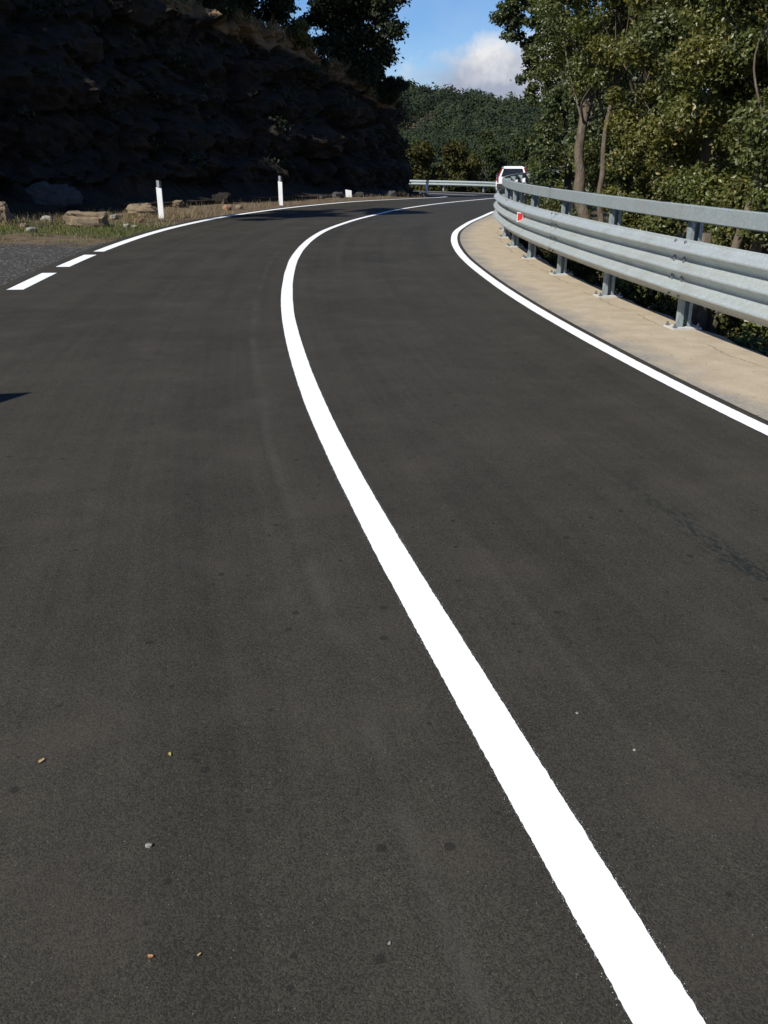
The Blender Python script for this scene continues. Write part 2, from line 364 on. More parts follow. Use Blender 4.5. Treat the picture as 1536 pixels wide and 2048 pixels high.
# ------------------------------------------------------------------ road alignment
ctrl = np.array([(3.2, -10), (2.45, -6.5), (1.75, -3.5), (1.08, -.9), (.74, .5), (.57, 1.21), (.41, 1.86), (.17, 2.84), (.02, 3.46), (-.2, 4.44), (-.4, 5.39), (-.61, 6.61), (-.8, 7.74), (-1.02, 9.29), (-1.19, 10.69), (-1.36, 12.54), (-1.54, 15.11), (-1.58, 16.82), (-1.57, 18.94), (-1.41, 21.64), (-.84, 25.21), (.36, 30.13), (1.67, 33.6), (3.7, 37.6), (5.2, 41.5), (6.0, 46), (6.2, 50.5), (5.6, 55), (3.6, 59), (0, 62), (-6, 64.2), (-14, 66)])
def resample(P, step):
    P = np.asarray(P, float); d = np.r_[0, np.cumsum(np.linalg.norm(np.diff(P, axis=0), axis=1))]
    n = max(2, int(round(d[-1] / step)) + 1); s = np.linspace(0, d[-1], n)
    return np.stack([np.interp(s, d, P[:, k]) for k in range(P.shape[1])], 1)
def gsmooth(P, sig):
    r = int(3 * sig); k = np.exp(-.5 * (np.arange(-r, r + 1) / sig) ** 2); k /= k.sum()
    head = 2 * P[0] - P[r:0:-1]; tail = 2 * P[-1] - P[-2:-r - 2:-1]; Q = np.concatenate([head, P, tail])
    return np.stack([np.convolve(Q[:, i], k, 'valid') for i in range(P.shape[1])], 1)
CL = resample(gsmooth(resample(ctrl, .1), 9), .1)
CS = np.r_[0, np.cumsum(np.linalg.norm(np.diff(CL, axis=0), axis=1))]
CT = unit(np.gradient(CL, axis=0)); CN = np.stack([CT[:, 1], -CT[:, 0]], 1)     # CN points to the right-hand side
LEN = CS[-1]
S_AT = lambda y: float(np.interp(y, CL[:560, 1], CS[:560]))     # station for a forward distance on the first leg
wr_k = [(-20, 2.72), (5, 2.72), (9, 2.80), (13, 2.86), (18, 2.98), (22, 3.12), (27, 3.3), (33, 3.2), (40, 2.85), (80, 2.8)]
wl_k = [(-20, 3.5), (10, 3.5), (14, 3.58), (18, 3.72), (22, 3.9), (26, 4.1), (29, 3.98), (33, 3.75), (37, 3.35), (43, 2.85), (80, 2.8)]
def smooth_interp(keys):
    ks = np.array([S_AT(y) if y < 40 else S_AT(40) + (y - 40) for y, _ in keys]); vs = np.array([v for _, v in keys])
    a = np.interp(CS, ks, vs); return gsmooth(a[:, None], 15)[:, 0]
WR = smooth_interp(wr_k); WL = smooth_interp(wl_k)
def zroad(y): return -.55 * sstep(35, 60, np.asarray(y, float))
def at(s, off):
    """Point on the road plan at station s, offset to the right."""
    s = np.asarray(s, float); off = np.asarray(off, float)
    p = np.stack([np.interp(s, CS, CL[:, k]) for k in (0, 1)], -1); n = np.stack([np.interp(s, CS, CN[:, k]) for k in (0, 1)], -1)
    q = p + unit(n) * off[..., None]; return q[..., 0], q[..., 1]
wr_at = lambda s: np.interp(s, CS, WR)
wl_at = lambda s: np.interp(s, CS, WL)
SL = np.arange(0, S_AT(40), .05); YL = at(SL, -wl_at(SL))[1]
S_LEFT = lambda y: float(np.interp(y, YL, SL))
def strip(name, ss, offs, z, mat, parent=None, lift=0.0, skirt=None):
    """A sheet that follows the road; offs: list of functions of s."""
    cols = []
    for o in offs:
        x, y = at(ss, o(ss)); cols.append(np.stack([x, y, zroad(y) + z + lift], 1))
    V = np.stack(cols, 1); uv = np.stack([np.stack([o(ss) + 0 * ss, ss], 1) for o in offs], 1)
    if skirt:
        e = V[:, -1].copy(); e[:, 2] -= skirt; V = np.concatenate([V, e[:, None]], 1); uv = np.concatenate([uv, uv[:, -1:]], 1)
    Q = grid_quads(V.shape[0], V.shape[1])[:, ::-1]
    me = quads_mesh(name, V.reshape(-1, 3), Q, False, uv.reshape(-1, 2)); return link(name, me, mat, parent)
ss = np.arange(0, LEN, .25)
offl = [lambda s, k=k: (-wl_at(s) - .3) + (wl_at(s) + .3 + wr_at(s) + .16) * k for k in np.linspace(0, 1, 9)]
road = strip('road', ss, offl, 0, M['asphalt']); tag(road, 'smooth dark asphalt road curving right then left', kind='structure')

def edge_noise(s, seed):
    p = np.stack([s * 95, s * 0 + seed, s * 0], -1); q = np.stack([s * 14, s * 0 + seed + 40, s * 0], -1); r = np.stack([s * 1.1, s * 0 + seed + 80, s * 0], -1)
    return (vnoise(p) - .5) * .0030 + (vnoise(q) - .5) * .002 + (vnoise(r) - .5) * .006
def paint_line(name, s0, s1, off, w, seed, parent, specks=0):
    a = [np.arange(s0, min(s1, S_AT(6)), .008)] if s0 < S_AT(6) else []
    a += [np.arange(max(s0, S_AT(6)), min(s1, S_AT(16)), .03)] if s0 < S_AT(16) else []
    a += [np.arange(max(s0, S_AT(16)), s1, .12)] if s1 > S_AT(16) else []
    s = np.r_[np.concatenate(a), s1]
    L, R = [lambda t: off(t) - w / 2 + edge_noise(t, seed)], [lambda t: off(t) + w / 2 + edge_noise(t, seed + 9)]
    o = strip(name, s, [L[0], off, R[0]], .004, M['paint'], parent)
    if specks:
        n = specks; sv = s0 + (S_AT(7.5) - s0) * rng.random(n) ** 1.25; side = rng.choice([-1, 1], n)
        d = rng.exponential(.0035, n); ofs = off(sv) + side * (w / 2 + d - .002); x, y = at(sv, ofs); r = rng.uniform(.0004, .0010, n)
        c = np.stack([x, y, zroad(y) + .0046], 1); a0 = rng.random(n) * 6.28
        V = np.stack([c + np.stack([np.cos(a0 + k * 1.5708) * r, np.sin(a0 + k * 1.5708) * r, 0 * r], 1) for k in range(4)], 1)
        sp = link('paint_spatter', quads_mesh('paint_spatter', V.reshape(-1, 3), np.arange(n * 4).reshape(-1, 4)), M['paint'], o); sp['kind'] = 'stuff'
    return o
zero = lambda s: 0 * np.asarray(s)
cl_o = paint_line('centre_line', S_AT(.2), LEN - 1, zero, .142, 1, road, 5000)
cl_o['label'] = 'unbroken white centre line sweeping up the middle of the road'
el_r = paint_line('edge_line', S_AT(.5), LEN - 1, lambda s: wr_at(s), .132, 20, road); el_r['label'] = 'white edge line beside the sandy verge and steel barrier'
el_l = paint_line('edge_line', S_LEFT(16.5), LEN - 1, lambda s: -wl_at(s), .2, 40, road); el_l['label'] = 'white edge line along the foot of the rock cutting'
for a, b in ((11.55, 13.32), (14.1, 15.93), (8.8, 10.5), (6.2, 7.9)):
    paint_line('line_dash', S_LEFT(a), S_LEFT(b), lambda s: -wl_at(s), .215, int(a * 9), road)

# sandy verge slab with a broken outer edge
vs = np.arange(S_AT(-6), S_AT(50), .12)
vo = [lambda s, k=k: wr_at(s) + .125 + k for k in (0, .25, .5, .75, 1.0)]
vo.append(lambda s: wr_at(s) + 1.27 + (fbm(np.stack([s * 1.7, s * 0, s * 0], -1), 3) - .5) * .16)
cols = []
for o in vo:
    x, y = at(vs, o(vs)); cols.append(np.stack([x, y, zroad(y) + .006 + .006 * sstep(.1, .9, o(vs) - wr_at(vs) - .1)], 1))
V = np.stack(cols, 1); V[:, 1:-1, 2] += (fbm(V[:, 1:-1] * 1.5, 3) - .5) * .008
e = V[:, -1].copy(); e[:, 2] -= .45; V = np.concatenate([V, e[:, None]], 1)
uv = np.stack([np.stack([o(vs) - wr_at(vs) - .125, vs], 1) for o in vo] + [np.stack([0 * vs + 1.2, vs], 1)], 1)
vg = link('verge', quads_mesh('verge', V.reshape(-1, 3), grid_quads(V.shape[0], V.shape[1])[:, ::-1], False, uv.reshape(-1, 2)), M['verge'])
tag(vg, 'dusty sand coloured concrete verge under the barrier', kind='structure')

# ------------------------------------------------------------------ ground sheet to the horizon
def offset_of(X, Y):
    P = np.stack([X.ravel(), Y.ravel()], 1); C = CL[::5]; best = np.full(len(P), 1e9); idx = np.zeros(len(P), int)
    for a in range(0, len(P), 4000):
        d = ((P[a:a + 4000, None] - C[None]) ** 2).sum(-1); idx[a:a + 4000] = d.argmin(1); best[a:a + 4000] = np.sqrt(d.min(1))
    v = P - C[idx]; sgn = np.sign((v * CN[::5][idx]).sum(1)); sgn[sgn == 0] = 1
    return (best * sgn).reshape(X.shape), idx.reshape(X.shape) * 5
def hill(x, y):
    r = 28.5 - .125 * np.clip(x, -160, 260) + 5 * (fbm(np.stack([x / 70, y / 70, 0 * x], -1), 3, 5) - .5)
    return -5.0 * sstep(68, 120, y) + (r + 5.0) * sstep(105, 410, y)
def height(x, y):
    d, i = offset_of(x, y); zr = zroad(CL[i, 1]); z = zr - .05
    er = d - (WR[i] + 1.15); z = np.where(er > 0, zr - .12 - .55 * np.clip(er, 0, 2.6) - .12 * np.clip(er - 2.6, 0, 20), z)
    elf = -d - (WL[i] + .2); ns = fbm(np.stack([x * .9, y * .9, 0 * x], -1), 4, 3)
    z = np.where(elf > 0, zr - .03 + .012 * np.clip(elf, 0, 30) + (ns - .45) * .16 * sstep(.3, 2.0, elf), z)
    return z + hill(x, y) * sstep(66, 90, y) + np.where(np.abs(d) > 9, (ns - .5) * .8, 0)
def axis(lo, hi, fine_lo, fine_hi, st):
    a = list(np.arange(fine_lo, fine_hi + 1e-6, st)); x = fine_hi; k = st
    while x < hi: k *= 1.17; x += k; a.append(x)
    x = fine_lo; k = st; b = []
    while x > lo: k *= 1.17; x -= k; b.append(x)
    return np.array(b[::-1] + a)
gx = axis(-2500, 2500, -16, 16, .36); gy = axis(-600, 3000, 2, 70, .4)
X, Y = np.meshgrid(gx, gy, indexing='ij'); Z = height(X, Y)
gm = quads_mesh('ground', np.stack([X, Y, Z], -1).reshape(-1, 3), grid_quads(*X.shape)[:, ::-1], True)
D, I = offset_of(X, Y)
gravel = np.where((D < 0), sstep(20.5, 15.0, Y + .25 * (X + 6)), 0) * sstep(-40, -20, X); gravel = np.maximum(gravel, np.where(D < 0, sstep(.7, .25, -D - WL[I]), 0))
green = np.where(D < 0, np.exp(-((Y - 21.3) / 1.6) ** 2) * .9, .5)
for nm, arr in (('gravel', gravel), ('green', green)):
    at_ = gm.attributes.new(nm, 'FLOAT', 'POINT'); at_.data.foreach_set('value', np.asarray(arr, np.float32).ravel())
tag(link('ground', gm, M['ground']), 'roadside soil, gravel and slopes under the trees', kind='structure')
def gz(x, y): return float(height(np.array([[float(x)]]), np.array([[float(y)]]))[0, 0])

# ------------------------------------------------------------------ rock cutting on the left
cb = np.array([(-38, -8), (-29, 0), (-21.5, 8.5), (-16, 17.5), (-12.4, 26), (-8.2, 32.5), (-4.6, 38), (-1.9, 42.2), (.3, 45.6), (1.35, 48.2), (1.3, 51), (-.5, 54.5), (-5, 57.5), (-13, 60)])  # unseen near end is pulled toward the road to shade the visible face
ch = np.array([9.5, 9.5, 9.4, 9.2, 8.8, 7.9, 7.0, 6.0, 5.0, 4.1, 3.6, 3.6, 4, 4.5])
cd = np.r_[0, np.cumsum(np.linalg.norm(np.diff(cb, axis=0), axis=1))]
cp = resample(np.c_[cb, ch], .16); cp = gsmooth(cp, 9); ct = unit(np.gradient(cp[:, :2], axis=0)); cn = np.stack([ct[:, 1], -ct[:, 0]], 1)   # towards the road
prof = [(1.6, -.3), (1.1, 0.02), (.55, .035), (0, .09)]          # (forward of the foot, share of height)
nface = 60
T = np.linspace(0, 1, nface)
pf = [(f, h) for f, h in prof[:-1]] + [(0 - 2.3 * t ** 1.15, .09 + .91 * t) for t in T] + [(-2.3 - b, 1 + .001 * b) for b in (.3, .7, 1.2, 1.8, 2.6, 3.6, 5, 7, 10, 14, 20)]
F_ = np.array([p[0] for p in pf]); H_ = np.array([p[1] for p in pf])
base = cp[:, None, :2] + cn[:, None] * (F_[None, :, None] * np.where(F_[None, :, None] > -2.3, 1.0, 1.0))
shrink = np.clip((cp[:, 2] - 3) / 4.5, .25, 1.1)[:, None, None]
base = cp[:, None, :2] + cn[:, None] * (F_[None, :, None] * np.where(F_[None, :, None] < 0, shrink, 1))
zz = H_[None] * cp[:, 2:3] + zroad(cp[:, 1])[:, None] + np.where(H_[None] < 0, -.1, 0)
zz = zz + np.clip(-2.3 - F_ - .6, 0, 12)[None] * .62 * sstep(4.6, 7.2, cp[:, 2:3])     # wooded slope climbing behind the edge
CV = np.concatenate([base, zz[..., None]], -1)
face = sstep(.0, .12, H_)[None] * (1 - .55 * sstep(1.02, 1.3, H_)[None])
v1, b1 = cells(CV * np.array([.42, .42, .62]), 3); v2, b2 = cells(CV * np.array([1.15, 1.15, 1.7]), 8)
v3, b3 = cells(CV * np.array([2.6, 2.6, 3.4]), 15)
ledge = (np.abs(((CV[..., 2] + .6 * fbm(CV * .35, 3, 2)) / 1.35) % 1 - .5) - .25)
disp = ((v1 - .5) * .95 + (v2 - .5) * .5 + (v3 - .5) * .26 + (fbm(CV * .55, 6, 4) - .5) * 1.1 + ledge * .8 - .3 * (b1 < .06) - .14 * (b2 < .05)) * face
CV[..., :2] += cn[:, None] * disp[..., None] * np.clip(cp[:, 2] / 6, .5, 1)[:, None, None]
CV[..., 2] += (fbm(CV * .8, 4, 11) - .5) * .5 * face
cme = quads_mesh('rock_cliff', CV.reshape(-1, 3), grid_quads(*CV.shape[:2])[:, ::-1], False)
ta = cme.attributes.new('top', 'FLOAT', 'POINT'); ta.data.foreach_set('value', np.ascontiguousarray(np.broadcast_to((sstep(.80, .98, H_) * sstep(-4.2, -3.0, F_))[None], CV.shape[:2]) * sstep(30, 36, cp[:, 1:2]), np.float32).ravel())
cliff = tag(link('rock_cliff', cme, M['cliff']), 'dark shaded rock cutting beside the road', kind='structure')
def crest(k, back=0.0):
    """Point on the cliff top near control station k (fractional), set back from the edge."""
    s = np.interp(k, np.arange(len(cb)), cd) / cd[-1] * (len(cp) - 1); i = int(round(s)); j = 3 + nface - 1
    while j + 1 < CV.shape[1] and (2.3 + back) > -F_[j] + 1e-6: j += 1
    return CV[i, j]

# ------------------------------------------------------------------ foliage
def leaf_mesh(name, pos, nrm, ln, wd, r):
    n = len(pos); t = unit(np.cross(nrm, r.normal(size=(n, 3)))); b = np.cross(nrm, t)
    s = r.uniform(.65, 1.25, n)[:, None]; L = t * ln * .5 * s; W = b * wd * .5 * s; mid = nrm * (wd * .12) * s
    V = np.stack([pos - L, pos + W - L * .1 + mid, pos + L, pos - W - L * .1 + mid], 1)
    return quads_mesh(name, V.reshape(-1, 3), np.arange(n * 4).reshape(-1, 4))
def crown_points(clumps, n, r, up=.45, flat=.75):
    """clumps: (k,4) centres and radii. Leaves gather round each clump, thinner inside."""
    w = clumps[:, 3] ** 2; k = r.choice(len(clumps), n, p=w / w.sum())
    d = unit(r.normal(size=(n, 3))); q = clumps[k, 3] * np.abs(r.normal(.72, .28, n)); off = d * q[:, None]; off[:, 2] *= flat
    pos = clumps[k, :3] + off; nr = unit(d * .7 + r.normal(size=(n, 3)) * .75 + np.array([0, 0, up])); return pos, nr
def ellipsoid_clumps(c, rad, k, cr, r, shell=.55, cut=-.75):
    d = unit(r.normal(size=(k * 3, 3))); d = d[d[:, 2] > cut][:k]; q = r.uniform(shell, 1, len(d)) ** .8
    p = np.array(c) + d * q[:, None] * np.array(rad); return np.c_[p, r.uniform(.6, 1.25, len(d)) * cr]
def tree(name, label, trunk_pts, trunk_r, blobs, nleaf, ln, wd, mat, bark, seed, cat='tree', group=None, twigs=14, cr=.55, per=26, shell=.5, cut=-.75, limbs=()):
    r = np.random.default_rng(seed); P = np.array(trunk_pts, float); o = empty(name, tuple(P[0])); P0 = P[0]
    tag(o, label, cat, group); mb = MB(); tp = gsmooth(resample(P, .15), 2.0) if len(P) > 2 else resample(P, .2)
    tt = np.linspace(0, 1, len(tp)); hh_ = tp[:, 2] * 2.2; wob = (np.stack([vnoise(np.c_[hh_, tt * 0 + seed, tt * 0 + k]) for k in range(3)], 1) - .5) * trunk_r * 1.3
    rr = trunk_r * (1 - .62 * tt) * (1 + .5 * np.exp(-tt * 14)) * (1 + .22 * (vnoise(np.c_[tt * 12, tt * 0 + seed, tt * 0 + 9]) - .5)); mb.tube(tp + wob - P0, rr, 9)
    cl = np.concatenate([ellipsoid_clumps(b[0], b[1], max(6, int(per * (b[1][0] * b[1][2]) ** .8 / 3)) if len(b) < 3 else b[3], cr if len(b) < 3 else b[2], r, shell, cut) for b in blobs])
    for L in limbs:
        lp = gsmooth(resample(np.array(L[0], float), .12), 2.0); mb.tube(lp - P0, np.linspace(L[1], L[1] * .4, len(lp)), 7)
    pick = r.choice(len(cl), min(twigs, len(cl)), replace=False)
    for k in pick:
        f = r.uniform(.45, .97); a = tp[int(f * (len(tp) - 1))]; b = cl[k, :3]; m = (a + b) / 2 + r.normal(size=3) * .15 * np.linalg.norm(b - a) + np.array([0, 0, .1])
        bp = gsmooth(resample(np.array([a, m, b]), max(.1, np.linalg.norm(b - a) / 10)), 1.5); mb.tube(bp - P0, np.linspace(trunk_r * .22, trunk_r * .06, len(bp)), 5, False)
    mb.build('trunk', bark, o, True)
    pos, nr = crown_points(cl, nleaf, r); co = link('crown', leaf_mesh('crown', pos - P0, nr, ln, wd, r), mat, o); co['kind'] = 'stuff'
    return o
def shrub(name, label, c, rad, k, cr, nleaf, ln, wd, mat, seed, group=None, cat='shrub'):
    r = np.random.default_rng(seed); o = empty(name, tuple(c)); tag(o, label, cat, group)
    cl = ellipsoid_clumps((0, 0, rad[2] * .75), rad, k, cr, r, .35, -.9); mb = MB()
    for q in cl[:9]:
        p = gsmooth(resample(np.array([(0, 0, -.25), tuple(q[:3] * .55 + r.normal(size=3) * .08), tuple(q[:3])]), .12), 1.5); mb.tube(p, np.linspace(.022, .006, len(p)) * max(1, rad[2]), 5, False)
    mb.build('stem', M['bark'], o, True)
    pos, nr = crown_points(cl, nleaf, r); co = link('foliage', leaf_mesh('foliage', pos, nr, ln, wd, r), mat, o); co['kind'] = 'stuff'; return o

G_R = 'oaks behind the steel barrier'
# the near stand, right of the barrier
z = lambda x, y: gz(x, y)
tree('oak_tree', 'oak with a bent bare trunk standing behind the barrier', [(3.86, 17.3, z(3.86, 17.3)), (3.78, 17.3, .8), (3.66, 17.3, 1.2), (3.56, 17.3, 1.62), (3.66, 17.35, 1.88), (3.73, 17.4, 2.27), (3.78, 17.5, 2.6), (4.0, 17.7, 3.4), (4.2, 17.9, 4.8)], .13,
     [((4.2, 17.7, 4.3), (1.6, 1.6, 1.5)), ((4.6, 17.9, 6.0), (1.8, 1.8, 1.4)), ((4.0, 17.1, 3.0), (.8, .8, .6)), ((3.7, 18.6, 5.4), (1.0, 1.0, 1.2)), ((4.4, 18.2, 1.6), (.7, .8, 1.0)), ((3.35, 18.2, 3.2), (.6, .7, .8)), ((3.7, 17.0, 4.1), (.9, .6, .7)), ((3.2, 17.6, 4.6), (.6, .6, .7))], 60000, .068, .038, M['oak'], M['bark'], 11, group=G_R, cr=.3, per=60, twigs=14, shell=.15)
tree('oak_tree', 'slender straight oak right beside the bent bare trunk', [(4.1, 16.6, z(4.1, 16.6)), (3.93, 16.6, .75), (3.86, 16.55, 1.15), (3.92, 16.6, 1.6), (3.87, 16.62, 2.0), (4.0, 16.7, 2.5), (4.2, 16.9, 3.6), (4.4, 17, 4.6)], .065,
     [((4.5, 16.5, 3.5), (1.1, 1.1, 1.0)), ((4.7, 16.2, 2.3), (.9, .9, .9)), ((4.5, 16.5, 5.0), (1.3, 1.3, 1.1)), ((4.5, 15.6, 1.2), (.7, .8, .8))], 44000, .066, .036, M['oak_olive'], M['bark'], 12, group=G_R, cr=.28, per=46)
tree('oak_tree', 'oak with a pale trunk at the upper right edge', [(4.05, 9.7, z(4.05, 9.7)), (3.98, 9.6, .5), (3.9, 9.5, 1.5), (3.8, 9.5, 2.3), (3.72, 9.5, 2.65), (3.7, 9.5, 3.0), (3.8, 9.6, 3.9)], .075,
     [((4.0, 9.8, 3.8), (1.5, 1.5, .8)), ((4.5, 9.9, 2.3), (.7, .8, .8)), ((4.2, 10.4, 3.2), (1.1, 1.1, .7)), ((4.05, 9.9, 1.75), (.4, .5, .45)), ((4.3, 9.6, 1.2), (.5, .5, .4)), ((4.1, 10.2, 2.7), (.8, .7, .5)), ((3.95, 9.95, 3.3), (.7, .5, .4)), ((3.95, 9.2, 1.75), (.38, .3, .4)), ((4.0, 9.15, 1.2), (.4, .3, .35))], 56000, .06, .033, M['oak'], M['bark'], 13, group=G_R, cr=.22, per=60, twigs=5)
tree('oak_tree', 'oak with a leaning trunk crossing behind the rail', [(3.60, 9.7, z(3.6, 9.7)), (3.70, 9.65, .45), (3.78, 9.65, .78), (3.85, 9.65, 1.05), (3.9, 9.8, 1.5), (4.15, 10.1, 2.2), (4.3, 10.3, 3.0)], .07,
     [((4.2, 10.6, 2.3), (.9, .9, .8)), ((4.5, 10.7, 3.2), (1.1, 1.1, .7)), ((4.1, 10.3, 1.5), (.6, .6, .45)), ((4.35, 10.2, .8), (.5, .6, .5))], 46000, .06, .032, M['oak_olive'], M['bark'], 14, group=G_R, cr=.22, per=60, twigs=6)
tree('oak_tree', 'tall olive green oak in the middle of the stand', [(4.6, 13.2, z(4.6, 13.2)), (4.55, 13.2, .8), (4.5, 13.1, 2.2), (4.4, 13.0, 3.4), (4.4, 13.1, 4.6)], .11,
     [((4.2, 13.0, 3.2), (1.2, 1.2, 1.0)), ((4.6, 13.2, 4.5), (1.6, 1.6, .9)), ((4.2, 12.7, 1.8), (.8, .9, .75)), ((4.7, 12.3, 2.6), (1.0, 1.0, .9)), ((4.0, 13.3, .9), (.6, .8, .6))], 66000, .062, .034, M['oak_olive'], M['bark'], 15, group=G_R, cr=.27, per=48)
tree('oak_tree', 'broad green oak between the leaning trunk and olive oak', [(4.9, 11.3, z(4.9, 11.3)), (4.8, 11.3, .8), (4.7, 11.3, 2.0), (4.6, 11.4, 3.5)], .1,
     [((4.3, 11.5, 3.2), (1.1, 1.1, .9)), ((4.3, 11.3, 2.0), (.8, .9, .8)), ((4.1, 11.6, 1.0), (.6, .8, .6)), ((4.6, 10.9, 1.3), (.6, .6, .6))], 62000, .06, .033, M['oak'], M['bark'], 16, group=G_R, cr=.25, per=50)
tree('oak_tree', 'dark cool green oak with ragged twigs against the sky', [(4.9, 23.6, z(4.9, 23.6)), (4.75, 23.6, 1), (4.55, 23.7, 2.8), (4.2, 23.8, 4.4), (4.0, 23.9, 6.4)], .11,
     [((4.55, 24, 4.6), (.95, 1.1, 1.4)), ((4.6, 24.1, 6.4), (1.5, 1.5, 1.2)), ((4.6, 23.6, 2.4), (.85, 1.0, 1.2)), ((3.45, 24, 4.8), (.8, .6, .8), .19, 34), ((3.75, 24, 3.8), (.5, .5, .7), .17, 20), ((3.95, 24, 3.0), (.4, .4, .45), .15, 12), ((3.3, 24, 5.9), (.85, .6, .6), .22, 26), ((4.4, 23.4, 1.2), (.8, .9, .8))], 46000, .10, .053, M['oak_cool'], M['bark_dark'], 17, group=G_R, cr=.3, per=30, twigs=14)
tree('oak_tree', 'bushy oak at the barrier bend hiding half the car', [(6.1, 30.6, z(6.1, 30.6)), (6.1, 30.6, 1), (6.0, 30.7, 2.2), (6.2, 30.9, 3.4)], .13,
     [((5.75, 30.4, 2.6), (1.0, 1.1, 1.2)), ((5.65, 30.2, 1.0), (.95, 1.1, 1.1)), ((6.5, 31.0, 4.2), (1.4, 1.4, 1.3)), ((6.8, 30.8, 2.0), (1.2, 1.2, 1.5))], 40000, .105, .056, M['oak'], M['bark'], 18, group=G_R, cr=.32, per=44)
tree('oak_tree', 'tall oak rising behind the bent trunk', [(6.0, 21.5, z(6.0, 21.5)), (5.9, 21.5, 1.5), (5.8, 21.6, 4.0), (5.9, 21.7, 6.2)], .15,
     [((5.4, 21.4, 3.4), (1.3, 1.3, 1.6)), ((5.9, 21.8, 5.8), (1.9, 1.8, 1.7)), ((5.0, 20.8, 1.4), (1.1, 1.2, 1.1)), ((6.6, 21.2, 2.4), (1.2, 1.2, 1.6))], 29000, .12, .065, M['oak_cool'], M['bark_dark'], 19, group=G_R, cr=.36, per=44)
tree('oak_tree', 'dense oak deep in the right hand wood', [(6.6, 15.5, z(6.6, 15.5)), (6.5, 15.5, 1.5), (6.4, 15.6, 3.5), (6.4, 15.7, 5.2)], .15,
     [((5.8, 15.2, 2.6), (1.3, 1.4, 1.5)), ((6.0, 15.5, 4.6), (1.8, 1.8, 1.4)), ((5.4, 14.4, 1.0), (1.0, 1.1, 1.0)), ((6.8, 15.0, 2.0), (1.2, 1.2, 1.6))], 30000, .11, .058, M['oak'], M['bark_dark'], 20, group=G_R, cr=.34, per=44)
tree('oak_tree', 'shaded oak far right behind the leaning trunk', [(6.2, 11.6, z(6.2, 11.6)), (6.1, 11.6, 1), (6.0, 11.7, 3.0), (6.0, 11.8, 4.4)], .13,
     [((5.6, 11.8, 2.3), (1.1, 1.2, 1.3)), ((5.8, 11.8, 3.8), (1.4, 1.4, 1.1)), ((5.2, 11.2, .7), (.8, .9, .8)), ((6.4, 11.4, 1.4), (1.0, 1.0, 1.3))], 28000, .092, .05, M['oak'], M['bark_dark'], 21, group=G_R, cr=.32, per=44)
for i, (x, y, t, lab) in enumerate([(8.0, 27.0, 6.2, 'oak behind the ragged dark oak'), (8.6, 18.5, 6.4, 'tall oak at the back of the right hand wood'), (9.4, 36, 5.5, 'oak beyond the bushy oak at the barrier bend'), (11, 43, 5.6, 'oak standing past the white car')]):
    tree('oak_tree', lab, [(x, y, z(x, y)), (x - .1, y, 1.5), (x, y + .1, t - 1.5)], .17, [((x, y, t * .3), (1.9, 1.9, 1.7)), ((x, y, t * .75), (2.2, 2.1, 1.8))], 15000, .17, .09, M['oak_cool'] if i != 2 else M['oak'], M['bark_dark'], 30 + i, group=G_R, cr=.42, per=36)
sh = [(3.8, 7.6, .4, .6, 'low leafy shrub under the barrier at the right edge'), (3.95, 8.7, .45, .65, 'shrub behind the nearest visible barrier post'), (3.65, 10.4, .42, .85, 'shrub between the two nearest barrier posts'), (3.45, 12.0, .45, .95, 'shrub behind the second barrier post'),
      (3.35, 13.8, .5, 1.0, 'shrub behind the third barrier post'), (3.25, 15.4, .42, .8, 'shrub in front of the slender oak'), (3.35, 19.4, .6, 1.1, 'shrub beyond the bent trunk'), (3.8, 22.0, .7, 1.1, 'shrub at the foot of the ragged dark oak'), (4.5, 26.0, .75, 1.2, 'shrub inside the barrier bend'), (5.2, 28.2, .75, 1.2, 'shrub below the bushy oak at the bend'), (4.4, 11.9, .7, 1.1, 'tall shrub below the broad green oak'), (4.2, 14.8, .7, 1.1, 'tall shrub below the olive oak'), (4.1, 9.3, .5, .9, 'shrub around the leaning trunk'), (4.4, 16.9, .7, 1.1, 'shrub behind the bent bare trunk'), (4.4, 19.6, .8, 1.3, 'tall shrub below the oak behind the bent trunk'), (5.0, 24.2, .8, 1.2, 'shrub right of the ragged dark oak')]
for i, (x, y, rw, rh, lab) in enumerate(sh):
    shrub('shrub', lab, (x, y, z(x, y) - .05), (rw, rw * 1.2, rh * .7), 34, .17 + .04 * (y > 14), 9000, .05 + .0014 * y, .027 + .0008 * y, M['oak'] if i % 2 else M['bush'], 50 + i, 'shrubs along the barrier')
stump = MB().tube([(3.46, 9.62, z(3.46, 9.62) - .1), (3.45, 9.6, .2), (3.41, 9.6, .7), (3.40, 9.6, .86)], [.11, .085, .075, .07], 10)
tag(stump.build('tree_stump', M['bark'], None, True), 'short broken tree stump just behind the nearest visible post', 'stump')
stake = MB().tube([(3.86, 9.1, z(3.86, 9.1) - .1), (3.93, 9.12, .28)], [.035, .026], 7)
tag(stake.build('wooden_stake', M['bark'], None, True), 'pale thin wooden stake below the barrier beam', 'stake')

